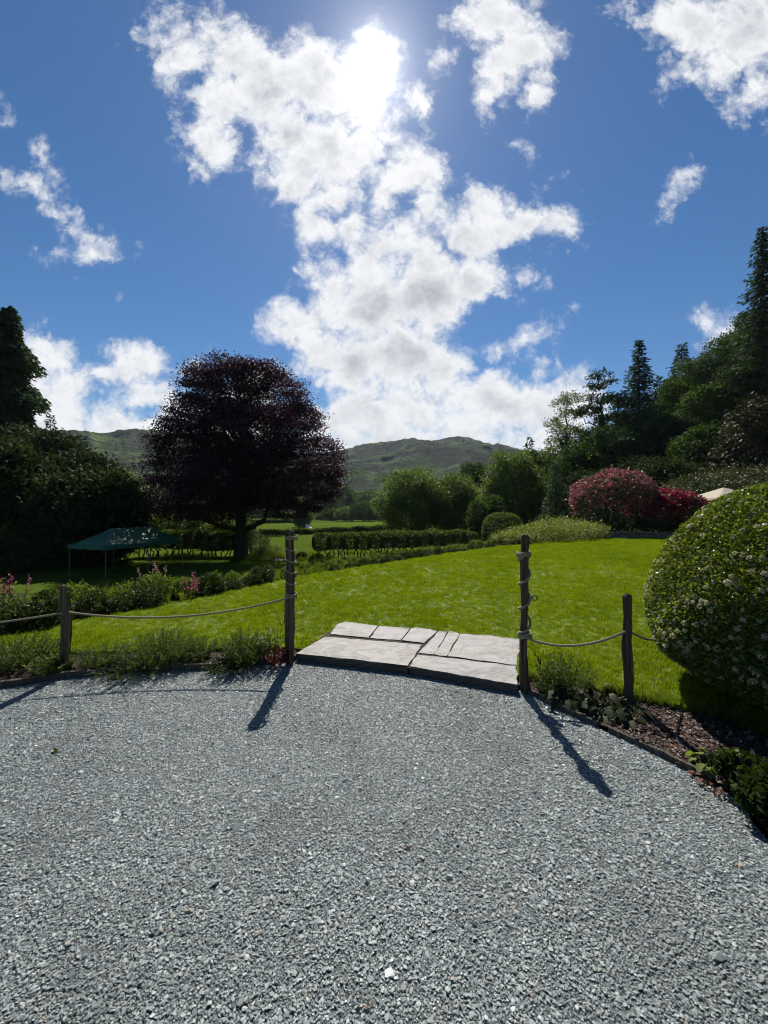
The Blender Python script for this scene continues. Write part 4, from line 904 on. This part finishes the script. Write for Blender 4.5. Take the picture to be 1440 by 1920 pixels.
for sx in (-1, 1):
    for yy in (-3, 0, 3):
        lg = tubes('leg', [(np.array([[sx * 1.65, yy, -.02], [sx * 1.65, yy, 2.04]]), .026)], M_steel, gaz, 6)
        tubes('foot', [(np.array([[sx * 1.65, yy, -.03], [sx * 1.65, yy, .02], [sx * 1.65, yy, .025]]), np.array([.07, .07, .02]))], M_steel, lg, 8)
tubes('roof_frame', [(np.array([[-1.65, y_, 2.0], [0, y_ * .5, 2.95], [1.65, y_, 2.0]]), .018) for y_ in (-3, 0, 3)] + [(np.array([[s * 1.65, -3, 2.0], [s * 1.65, 3, 2.0]]), .018) for s in (-1, 1)], M_steel, gaz, 6)

# ------------------------------------------------------------------ clipped hedges on bare stems
def hedge(label, pts, base_h, top_h, wid, nb, seed, L=.15, stems=26, dens=1100, mat=None):
    r = np.random.default_rng(seed); pts = np.array(pts, float); c0 = pts[0]; root = empty('hedge', (c0[0], c0[1], T(*c0)), label, 'hedge'); z0 = T(*c0); bl = []
    ln = np.r_[0, np.cumsum(np.linalg.norm(np.diff(pts, axis=0), axis=1))]
    at = lambda t: np.array([np.interp(t * ln[-1], ln, pts[:, 0]), np.interp(t * ln[-1], ln, pts[:, 1])])
    step = ln[-1] / nb
    for i in range(nb):
        q = at((i + .5) / nb); zc = T(*q) - z0 + (base_h + top_h) / 2 + r.normal() * .04; bl.append((q[0] - c0[0], q[1] - c0[1], zc, step * .60, wid * .55, (top_h - base_h) * .52 * (1 + .05 * r.normal())))
    p = []; d = []
    for b in bl:
        dd = unit(r.normal(size=(dens * 3, 3))); sq = dd * (1 / np.maximum((np.abs(dd) ** 4).sum(1, keepdims=True) ** .25, .3)); p.append(np.array(b[:3]) + sq * np.array(b[3:]) * (1 - .22 * r.random((len(dd), 1)) ** 1.5)); d.append(dd)
    link('foliage', leaves('foliage', np.concatenate(p), L, L * .6, np.concatenate(d), 1.0, r), mat or M_hedge, root)
    for i in range(stems):
        t = (i + .2 + .6 * r.random()) / stems; q = at(t); b = np.array([q[0] - c0[0], q[1] - c0[1], T(*q) - z0 - .1]); e = b + np.array([r.normal() * .14, r.normal() * .1, base_h + .3 + .1]); tubes('stem', [(bent(b, e, 6, .10, r), np.linspace(.065, .045, 6))], B_dark, root, 6)
    return root
hedge('long clipped hedge with rounded tops on bare stems beyond the lawn', [(-6.1, 35.2), (-1, 37), (4.5, 39.3), (9.3, 41.0)], .82, 2.15, 1.3, 13, 1, stems=44)
hedge('dark hedge on crooked stems behind the green gazebo', [(-22.5, 36.5), (-17, 36.8), (-12.6, 37.2)], .85, 2.3, 1.5, 9, 2, stems=26)
r = np.random.default_rng(3); ball = empty('clipped_ball', (11.7, 39.6, T(11.7, 39.6)), 'big clipped dome of box standing at the right end of the long hedge', 'bush')
cz = 1.25 - T(11.7, 39.6); dd = unit(r.normal(size=(12000, 3))); sq = dd / np.maximum((np.abs(dd) ** 2.8).sum(1, keepdims=True) ** (1 / 2.8), .3)
link('foliage', leaves('foliage', np.array([0, 0, cz / 2]) + sq * np.array([1.85, 1.85, cz / 2]) * (1 - .10 * r.random((12000, 1))), .15, .10, dd, 1, r), M_hedge, ball)
tubes('stem', [(np.array([[0, 0, -.1], [.05, 0, .8], [0, 0, cz * .6]]), np.array([.14, .1, .05]))], B_dark, ball)
for i, (px, Y, w, h, m, lab) in enumerate([(484, 36.5, 2.1, 2.1, M_pale, 'pale grey green bush right of the beech trunk'), (471, 39, 1.6, 3.2, M_pale, 'taller pale shrub half hidden by the beech trunk'), (566, 34.6, .9, .62, M_box, 'little dark dome bush beside the pale path'), (592, 33.6, 1.2, .5, M_lush, 'low leafy clump under the near end of the long hedge'), (505, 37.5, 2.6, .9, M_lush, 'low tangle of green plants between the pale bush and post')]):
    x = (px - CX) / F * Y; shrub('garden_shrub', lab, 'shrub', (x, Y, T(x, Y)), w, h, 2600, .11, .05, m, 95 + i)

# ------------------------------------------------------------------ the copper beech and the dark trees at the left
def XY(px, Y): return ((px - CX) / F * Y, Y)
def ZT(py, Y): return H - (py - HY) / F * Y
bx, by = XY(452, 35.0)
bb = []
for (px, py, a, b, dyo, c) in [(425, 722, 62, 48, 0, 3.4), (385, 735, 48, 46, -1.5, 2.8), (470, 705, 48, 34, .5, 2.6), (500, 750, 66, 58, 1.5, 3.4), (555, 795, 46, 48, .5, 2.8), (400, 795, 80, 60, -3.2, 3.2), (480, 810, 85, 62, -3.4, 3.2), (450, 820, 110, 70, 3.5, 3.6),
        (345, 828, 50, 52, 0, 3.0), (596, 858, 40, 46, 0, 2.6), (330, 880, 48, 44, -1, 2.8), (525, 880, 80, 56, -4, 2.8), (400, 895, 85, 52, -4.4, 2.8), (460, 890, 120, 60, 4.5, 3.0), (296, 928, 36, 26, .5, 2.2), (603, 908, 30, 30, 1, 2.2), (565, 935, 40, 24, -1, 2.4), (352, 940, 42, 24, -1.5, 2.4), (300, 850, 16, 22, 0, 1.6), (620, 875, 18, 24, 0, 1.6), (505, 935, 40, 20, -3, 2.0), (365, 700, 22, 20, 0, 1.5), (430, 940, 40, 16, -3.5, 2), (395, 962, 60, 17, -2, 2.4), (325, 962, 42, 16, -1, 2.0), (535, 955, 46, 15, -2, 2.2), (285, 948, 26, 16, 0, 1.6)]:
    ye = 35 + dyo - .45 * c; bb.append(((px - CX) / F * ye - bx, dyo, H - (py - HY) / F * ye - T(bx, by), a / F * ye, c, b / F * ye))
rb = np.random.default_rng(12)
OUT = np.array([(272, 938), (280, 905), (290, 860), (297, 822), (318, 788), (342, 760), (350, 722), (368, 697), (400, 680), (430, 674), (470, 684), (512, 694), (543, 718), (568, 750), (586, 790), (604, 826), (630, 852), (630, 898), (612, 938), (588, 955)], float)
for i_ in range(len(OUT) - 1):      # sprays that break the outline
    for u_ in (.2, .7):
        px, py = OUT[i_] + (OUT[i_ + 1] - OUT[i_]) * u_ + rb.normal(size=2) * 3; px = 452 + (px - 452) * .95; py = 860 + (py - 860) * .97; ye = 34.6 + .7 * rb.normal()
        sz = 10 + 9 * rb.random(); bb.append(((px - CX) / F * ye - bx, ye - 35, H - (py - HY) / F * ye - T(bx, by), sz * 1.25 / F * ye, 1.3, sz * .6 / F * ye))
beech = broadleaf('copper_beech', 'great spreading copper beech with dark purple leaves', 'tree', (bx, by, T(bx, by)), bb + [(-.6, .2, 14.5, 3.0, 2.6, 2.4), (-.3, .3, 11.5, 3.8, 3.6, 4.6), (0, .5, 7.6, 5.2, 4.2, 3.4)], 4700, 36, .48, .17, M_beech, B_dark, .52, 7, .34, None, .35, 30, .11, inner=.42, zf=.20, reject=.55)
r = np.random.default_rng(9)
tubes('limb', [(bent([.2, 0, 2.4], [-6.5, -2, 4.6], 7, .05, r), np.linspace(.24, .05, 7)), (bent([.1, 0, 2.2], [4.4, -2, 5.4], 7, .05, r), np.linspace(.24, .05, 7)), (bent([0, 0, 2.0], [2.6, -1, 3.8], 7, .04, r), np.linspace(.2, .05, 7))], B_dark, beech)
x, y = XY(18, 48); hh = ZT(574, 48) - T(x, y)
conifer('giant_redwood', 'tall columnar dark conifer at the far left edge', 'tree', (x, y, T(x, y)), hh, 3.0, M_con, B_dark, 760, 17, .03, .8, .75, .50, .22, 1, trunk_r=.7, shape=lambda t: min(1, ((1 - t) / .22)) ** .7 * (.8 + .3 * (1 - t)) * (.85 + .3 * math.sin(t * 40)), side=.4, dz=.2)
def yew(label, px, top, Y, w, seed, mat=M_yew, n=1500, name='yew_tree', L=.42, per=26, grp=None):
    x, y = XY(px, Y); h = ZT(top, Y) - T(x, y); bl = auto_blobs(w, h * 1.02, -.1, 15, seed, .42)
    return broadleaf(name, label, 'tree', (x, y, T(x, y)), bl, n, per, .42, L, mat, B_dark, .35, seed, .3, grp, .45, 9, L * .34, inner=.6, zf=.45)
yew('broad dark yew standing in front of the tall columnar conifer', 55, 800, 38, 11.5, 2)
yew('dark yew with a ragged sloping top left of the gazebo', 142, 846, 36, 8.6, 3)
yew('lower dark yew bush reaching the ground beside the gazebo', 172, 880, 31.5, 7.2, 4, n=1300)
yew('dark evergreen at the very left edge, nearest of the yews', -25, 820, 31, 9.5, 5)
x, y = XY(25, 27); shrub('dark_shrub', 'dark bushy shrub at the left edge below the yews', 'shrub', (x, y, T(x, y)), 4.6, 3.0, 5200, .16, .07, M_yew, 6)
x, y = XY(95, 62); conifer('slender_fir', 'slender fir tip rising behind the left yews', 'tree', (x, y, T(x, y)), ZT(776, 62) - T(x, y), 2.4, M_con, B_dark, 160, 6, .1, .9, .3, .6, .2, 4)
def oak(label, px, top, Y, w, seed, mat=M_oak, n=900, per=26, sig=.34, L=.30, name='broadleaf_tree', flat=1.0, base=.03, inner=.6, grp=None, lump=.36, nb=19, tr=.3, droop=.2):
    x, y = XY(px, Y); z = T(x, y); h = ZT(top, Y) - z; bl = auto_blobs(w, h * (1 - base), h * base, nb, seed, lump, flat)
    return broadleaf(name, label, 'tree', (x, y, z), bl, n, per, sig, L, mat, B_grey, tr, seed, .3, grp, droop, 10, L * .6, inner=inner)
oak('pale sunlit small tree between the yews and the copper beech', 228, 880, 43, 5.8, 11, M_pale, 700, 24, .30, .20, base=.05)
for i, (px, top, Y, w, lab, m) in enumerate([(300, 952, 50, 6.0, 'sunlit bush behind the gazebo roof ridge', M_lush), (345, 945, 53, 5.5, 'yellow green bush behind the right end of the gazebo', M_lush), (392, 952, 49, 5.5, 'sunlit bushy tree left of the beech trunk', M_oak), (425, 965, 46, 4.2, 'low sunlit bush right beside the beech trunk above the hedge', M_lush), (265, 925, 56, 6, 'grey green tree showing under the low beech branch', M_pale)]):
    oak(lab, px, top, Y, w, 20 + i, m, 420, 22, .3, .24, name='bushy_tree', base=.02, tr=.15)

# ------------------------------------------------------------------ trees beyond the hedge and on the right-hand slope
oak('rounded bright green tree left of its neighbour beyond the long hedge', 772, 874, 62, 11.4, 31, M_oak, 950, 34, .62, .28, inner=.35)
oak('second rounded green tree behind the middle of the hedge, slightly lower', 850, 888, 65, 9.8, 32, M_oak, 850, 34, .60, .28, inner=.35)
oak('dark tree rising behind the two rounded green ones', 892, 864, 85, 8.5, 33, M_wood1, 700, 24, .5, .42)
oak('dome shaped dark green tree above the clipped ball', 962, 840, 58, 9.2, 34, M_oak, 950, 32, .55, .28, base=.03, inner=.4)
oak('dark broadleaf tree between the domed tree and the open crowned one', 1012, 836, 66, 8.6, 35, M_wood1, 800, 24, .42, .36)
oak('small dark tree filling the gap below the domed tree', 915, 930, 52, 5.5, 36, M_wood1, 500, 24, .32, .28, base=.02)
x, y = XY(993, 105); conifer('small_fir', 'tiny dark fir tip above the domed tree', 'tree', (x, y, T(x, y)), ZT(819, 105) - T(x, y), 3.4, M_con, B_dark, 110, 5, .2, .9, .35, .9, .35, 5)
x, y = XY(1042, 47); conifer('young_conifer', 'young pyramid conifer, lighter green, before the dark wood', 'tree', (x, y, T(x, y)), ZT(868, 47) - T(x, y), 2.3, M_con2, B_dark, 260, 9, .02, .85, .30, .34, .14, 6)
def open_tree(label, px, top, Y, w, seed, mat, n=420, per=22, zlo=.42, name='open_crowned_tree', sig=.36, L=.26, flat=1, zf=.5, nb=14, lump=.26):
    x, y = XY(px, Y); z = T(x, y); h = ZT(top, Y) - z; r = np.random.default_rng(seed); bl = []
    for i in range(nb):
        t = zlo + (1 - zlo) * (i + .5) / nb; s = w * .5 * (1 - .75 * ((t - zlo) / (1 - zlo)) ** 1.5); a = i * 2.4; q = s * (.35 + .5 * r.random()); b = w * lump * (.6 + .6 * r.random()) * (1.1 - .5 * (t - zlo) / (1 - zlo))
        bl.append((math.cos(a) * q, math.sin(a) * q, h * t - b * .3, b, b, b * .55 * flat))
    return broadleaf(name, label, 'tree', (x, y, z), bl, n, per, sig, L, mat, B_dark, .30, seed, .72, None, .1, 16, L * .5, inner=.3, zf=zf)
open_tree('slender open crowned tree with sky showing through its branches', 1062, 734, 60, 8.8, 41, M_oak, 700, 20)
open_tree('pine with layered dark clumps between the open crowned tree and the spire', 1131, 690, 58, 8.4, 42, M_con, 520, 26, .40, 'scots_pine', .42, .34, .7, .35, 15, .25)
open_tree('second thinner pine pressed against the dark spire conifer', 1165, 745, 60, 6.6, 43, M_con, 520, 24, .35, 'scots_pine', .42, .34, .7, .4)
x, y = XY(1198, 55); conifer('spire_conifer', 'tall spire shaped conifer in the middle of the right wood', 'tree', (x, y, T(x, y)), ZT(638, 55) - T(x, y), 6.3, M_con, B_dark, 620, 14, .03, 1.05, .30, .42, .13, 7, thin=.4, dz=.25, trunk_r=.4)
x, y = XY(1278, 74); conifer('hillside_fir', 'layered fir tip sticking out above the hillside trees', 'tree', (x, y, T(x, y)), ZT(646, 74) - T(x, y), 4.2, M_con2, B_dark, 300, 8, .1, .8, .12, .75, .26, 8, thin=.3)
x, y = XY(1237, 80); conifer('hillside_fir', 'small distant fir tip between the spire conifer and the slope', 'tree', (x, y, T(x, y)), ZT(705, 80) - T(x, y), 3.4, M_con2, B_dark, 180, 7, .1, .8, .12, .75, .26, 9, thin=.3)
x, y = XY(1429, 50); conifer('giant_redwood', 'very tall redwood at the right edge, tallest tree of all', 'tree', (x, y, T(x, y)), ZT(426, 50) - T(x, y), 5.4, M_con, B_dark, 560, 12, .04, .9, .55, .42, .17, 10, trunk_r=.62, thin=.4, dz=.25, side=.34)
W = [(1092, 820, 52, 8.5, M_wood1), (1150, 800, 50, 8.5, M_con), (1226, 772, 52, 8.5, M_con), (1185, 850, 46, 7.5, M_yew), (1262, 708, 62, 10.0, M_wood1), (1302, 664, 62, 10.5, M_wood1), (1348, 622, 62, 10.5, M_wood1), (1402, 580, 64, 11, M_wood1), (1455, 575, 60, 11, M_wood1),
     (1272, 780, 50, 8.0, M_yew), (1330, 715, 52, 8.6, M_wood1), (1388, 680, 52, 9, M_yew), (1440, 665, 50, 9, M_wood1), (1320, 796, 43, 5.6, M_wood1), (1385, 800, 44, 7, M_yew), (1452, 770, 42, 8, M_wood1), (1250, 860, 40, 7, M_yew), (1110, 880, 46, 6, M_yew)]
WL = ['dark broadleaf tree below the open crowned tree', 'dark evergreen under the layered pine', 'dense dark tree at the foot of the spire conifer', 'black looking yew right above the dusky pink rhododendron', 'hillside tree just right of the spire conifer', 'hillside tree below the layered fir tip',
      'hillside tree on the skyline beside the small white cloud', 'hillside tree on the skyline left of the tall redwood', 'hillside tree behind the trunk of the tall redwood', 'dark yew low on the slope behind the crimson rhododendron', 'middle tree of the slope under the skyline crowns', 'dark evergreen below the tall redwood',
      'shadowed tree at the right edge below the redwood', 'lighter green small tree low on the dark slope', 'dark yew behind the bronze topped shrub', 'shady tree at the right edge above the round bush', 'dark evergreen bush between the two rhododendrons and the wood', 'dark evergreen bush left of the dusky pink rhododendron']
for i, ((px, top, Y, w, m), lab) in enumerate(zip(W, WL)):
    if m in (M_yew, M_con): yew(lab, px, top, Y, w, 50 + i, m, 1000, 'dark_evergreen', .40, 24)
    else: oak(lab, px, top, Y, w, 50 + i, m, 1000, 24, .40, .32, name='woodland_tree', base=.03, tr=.22, droop=.5)
x, y = XY(1428, 36); yew('brownish drooping evergreen at the right edge above the parasol', 1432, 745, 36, 6.5, 80, M_brn, 700, 'drooping_evergreen', .36, 24)

# ------------------------------------------------------------------ the valley: hedgerows, field trees, far trees
def hedgerow(label, p, q, h, w, seed, n, L, mat=M_wood1):
    r = np.random.default_rng(seed); p = np.array(p); q = np.array(q); root = empty('hedgerow', (*p, T(*p)), label, 'hedgerow', 'hedgerows between the valley fields'); t = r.random(n); ln = np.linalg.norm(q - p); d = (q - p) / ln; nn = np.array([-d[1], d[0]])
    a = r.random(n) * PI; rad = .75 + .25 * r.random(n); xy = p + (q - p) * t[:, None] + nn * (np.cos(a) * rad * w / 2)[:, None]; z = terrain(xy[:, 0], xy[:, 1]) - T(*p) + np.sin(a) ** .6 * rad * h * (1 + .45 * vnoise(t * ln * .35, seed * 3.))
    link('foliage', leaves('foliage', np.stack([xy[:, 0] - p[0], xy[:, 1] - p[1], z], 1), L, L * .7, None, 1, r), mat, root)
    st = [(bent([*(p + (q - p) * s - p), T(*(p + (q - p) * s)) - T(*p) - .2], [*((q - p) * s), T(*(p + (q - p) * s)) - T(*p) + h * .7], 4, .05, r), np.linspace(.12, .05, 4)) for s in np.linspace(.03, .97, 12)]
    tubes('stem', st, B_dark, root, 5); return root
hedgerow('nearest dark hedgerow across the field behind the tall left post', XY(440, 60.0), XY(735, 86), .95, 1.0, 1, 15000, .26)
hedgerow('dark hedgerow line halfway across the valley under the beech', XY(430, 140), XY(556, 152), 1.5, 1.4, 2, 6000, .45)
hedgerow('distant hedgerow at the foot of the hill under the beech branches', XY(440, 235), XY(600, 262), 2.2, 2, 3, 5000, .8)
hedgerow('distant hedgerow in front of the far tree group', XY(585, 205), XY(740, 214), 1.8, 2, 4, 5000, .7)
oak('small willow standing alone in the field beyond the tall left post', 567, 953, 102, 4.6, 61, M_pale, 420, 18, .36, .34, name='field_tree', base=.06, tr=.14)
wx, wy = XY(577, 98); bm = bmesh.new(); r = np.random.default_rng(2)
pk = [bm.verts.new(v) for v in ((-.55, -.4, 0), (.9, -.5, 0), (1.0, .5, 0), (-.5, .5, 0))]; a_ = bm.verts.new((-.35, 0, 1.15)); b_ = bm.verts.new((.25, .05, .42))
for f in ((0, 1, 5), (0, 5, 4), (1, 2, 5), (2, 3, 4), (2, 4, 5), (3, 0, 4), (0, 3, 2, 1)): bm.faces.new([([*pk, a_, b_])[i] for i in f])
k = NT('white_canvas'); M_can = k.done(k.bsdf((.8, .8, .8), .7))
o = from_bm('white_cover', bm, M_can); o.location = (wx, wy, T(wx, wy)); tag(o, 'small bright white peaked cover on the field beside the lone willow', 'cover')
FT = [(622, 952, 200, 9), (650, 950, 190, 10), (681, 940, 185, 11), (706, 952, 195, 9), (735, 948, 200, 10), (640, 908, 300, 26), (690, 918, 310, 22), (725, 925, 290, 18), (600, 930, 320, 20), (560, 935, 300, 18), (520, 940, 290, 18), (480, 945, 280, 16), (600, 962, 230, 7), (545, 960, 250, 8), (505, 958, 250, 8)]
FL = ['small round far tree at the left of the group above the hedge', 'pale far tree in the group above the long hedge', 'dark blocky far tree in the middle of the group above the hedge', 'round far tree at the right end of the group above the hedge', 'far tree half hidden by the bright rounded tree', 'largest far tree at the foot of the central hill', 'far tree at the hill foot right of the largest one', 'far tree at the hill foot touching the bright rounded tree',
      'far tree at the hill foot under the right beech branches', 'far tree seen just below the beech crown', 'far tree in the gap between beech trunk and post', 'far tree just right of the beech trunk', 'small far bush right of the lone willow', 'small far bush left of the lone willow', 'small far bush near the beech trunk on the field edge']
for i, ((px, top, Y, w), lab) in enumerate(zip(FT, FL)):
    oak(lab, px, top, Y, w * 1.05, 140 + i, [M_wood1, M_oak, M_wood1][i % 3], 330, 16, w * .05, w * .055, name='far_tree', base=.02, tr=.3, grp='far trees on the valley floor', nb=12, lump=.45)

# ------------------------------------------------------------------ the fells
SKY = np.array([(-900, 770), (-400, 780), (0, 800), (70, 806), (150, 807), (200, 812), (240, 804), (300, 806), (345, 815), (420, 832), (520, 846), (600, 850), (640, 844), (680, 833), (710, 829), (738, 827), (760, 822), (780, 822), (800, 826), (820, 825), (840, 820), (860, 818), (880, 820), (905, 829), (925, 833), (936, 831), (950, 835), (965, 840), (1000, 847), (1060, 850), (1150, 850), (1300, 840), (1500, 830), (2400, 820)], float)
na, nr = 700, 420
az = np.linspace(R(-62), R(62), na); rr = 330 * (2600 / 330) ** np.linspace(0, 1, nr)
pxa = CX + F * np.tan(az); R0 = 1350 - 420 * sstep((520 - pxa) / 260); zr = H + (HY - np.interp(pxa, SKY[:, 0], SKY[:, 1])) / F * R0 * np.cos(az)
A, RR = np.meshgrid(az, rr, indexing='ij'); t = (RR - 330) / (R0[:, None] - 330)
shp = np.where(t < 1, .30 * t + .70 * sstep(t * .86 + .07) / sstep(np.array(.93)), 1 - .35 * (t - 1)); shp = np.minimum(shp, 1.0)
HX, HYY = RR * np.sin(A), RR * np.cos(A)
cr = fbm(HX / 210 + 3, HYY / 210, 7, .54); rid = np.abs(fbm(HX / 130 + 40, HYY / 130 + 7, 6, .54))
HZ = 5.5 * fbm(HX / 42, HYY / 42, 4, .6) * np.clip(t, 0, 1) - 6 + (zr[:, None] + 6) * shp + np.clip(t, 0, 1.2) * (72 * cr * (1 - .75 * np.exp(-((t - 1) / .12) ** 2)) - 55 * rid * (1 - .75 * np.exp(-((t - 1) / .12) ** 2)) + 0)
slope = ((HZ - H) / (RR * np.cos(A))).max(1); want = (zr - H) / (R0 * np.cos(az)); kf = np.convolve(np.pad(want / slope, 7, 'edge'), np.hanning(15) / np.hanning(15).sum(), 'valid')
HZ = np.where(HZ > H, H + (HZ - H) * kf[:, None], HZ)
ii = (np.arange(na - 1)[:, None] * nr + np.arange(nr - 1)[None]).ravel()
def hill_mat():
    k = NT('fell_grass_and_rock'); co = k.coord(); a = k.noise(.008, 8, .64, co, .6); b = k.noise(.017, 8, .68, co, .9); c_ = k.noise(.05, 7, .72, co)
    nz = k.n('ShaderNodeSeparateXYZ', {0: k.n('ShaderNodeNewGeometry').outputs['Normal']}).outputs[2]
    grass = k.ramp(a, [(0.0298, 0.0597, 0.0175), (0.0671, 0.1141, 0.0246), (0.1193, 0.2019, 0.0386), (0.0954, 0.1299, 0.0421)], [.42, .48, .55, .64])
    heath_shaded = k.ramp(a, [(0.0076, 0.0202, 0.0090), (0.0229, 0.0504, 0.0150), (0.0612, 0.1176, 0.0300), (0.0587, 0.0874, 0.0300)], [.43, .49, .55, .64])
    sx = k.n('ShaderNodeSeparateXYZ', {0: co}).outputs[0]
    c = k.mix(k.n('ShaderNodeMapRange', {0: sx, 1: -420.0, 2: -180.0}).outputs[0], grass, heath_shaded)     # western fell is grass; central heather and bracken darkened, cloud shadow put into colour
    c = k.mix(k.ramp(b, [(0, 0, 0), (.9, .9, .9)], [.48, .57]), c, (.008, .015, .007))
    c = k.mix(k.ramp(c_, [(0, 0, 0), (.75, .75, .75)], [.50, .60]), c, (.009, .015, .007))
    st = k.n('ShaderNodeMapRange', {0: nz, 1: .90, 2: .74}).outputs[0]
    c = k.mix(k.n('ShaderNodeMath', {0: st, 1: c_}, operation='MULTIPLY').outputs[0], c, (.10, .10, .095))
    return k.done(k.bsdf(c, .95, k.bump(c_, 1.0, 16.0), spec=.05))
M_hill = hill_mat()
V_ = np.stack([HX, HYY, HZ], -1).reshape(-1, 3)
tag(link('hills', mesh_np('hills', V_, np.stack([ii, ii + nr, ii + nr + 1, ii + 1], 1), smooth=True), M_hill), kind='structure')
r = np.random.default_rng(31); idx = r.integers(0, na * nr, 60000); q = V_[idx]; tt = t.reshape(-1)[idx]; dn = vnoise(q[:, 0] / 120, q[:, 1] / 120) + .5 * vnoise(q[:, 0] / 40, q[:, 1] / 40)
q = q[(tt < .80) & (tt > -.1) & (dn > -.10 + .75 * np.clip(tt, 0, 1)) & (np.abs(q[:, 0]) < q[:, 1] * 1.15)][:6500]; m = 16; n = len(q); sz = (3.0 + 3.5 * r.random(n)).repeat(m)
pt = np.repeat(q, m, 0) + unit(r.normal(size=(n * m, 3))) * (sz * .75)[:, None] * np.array([1, 1, .9]) + np.stack([0 * sz, 0 * sz, sz * .7], 1)
o = link('woodland', leaves('woodland', pt, sz * .42, sz * .32, None, 1, r, tone=np.repeat(r.random(n), m)), M_wood1); o['kind'] = 'stuff'

# ------------------------------------------------------------------ the air between here and the fells
bm = bmesh.new(); bmesh.ops.create_cube(bm, size=1.0)
hz = from_bm('haze', bm, None); zt = float(HZ.max()) + 8; zb = -9.0
hz.scale = (6000, 6000, zt - zb); hz.location = (0, 0, (zt + zb) / 2)
hz['kind'] = 'stuff'
mh = bpy.data.materials.new('valley_air'); mh.use_nodes = True; nt = mh.node_tree; nt.nodes.clear()
vo = nt.nodes.new('ShaderNodeVolumePrincipled'); vo.inputs['Density'].default_value = 0.00008; vo.inputs['Color'].default_value = (.80, .88, 1.0, 1); vo.inputs['Anisotropy'].default_value = 0.0
nt.links.new(vo.outputs[0], nt.nodes.new('ShaderNodeOutputMaterial').inputs['Volume']); hz.data.materials.append(mh)
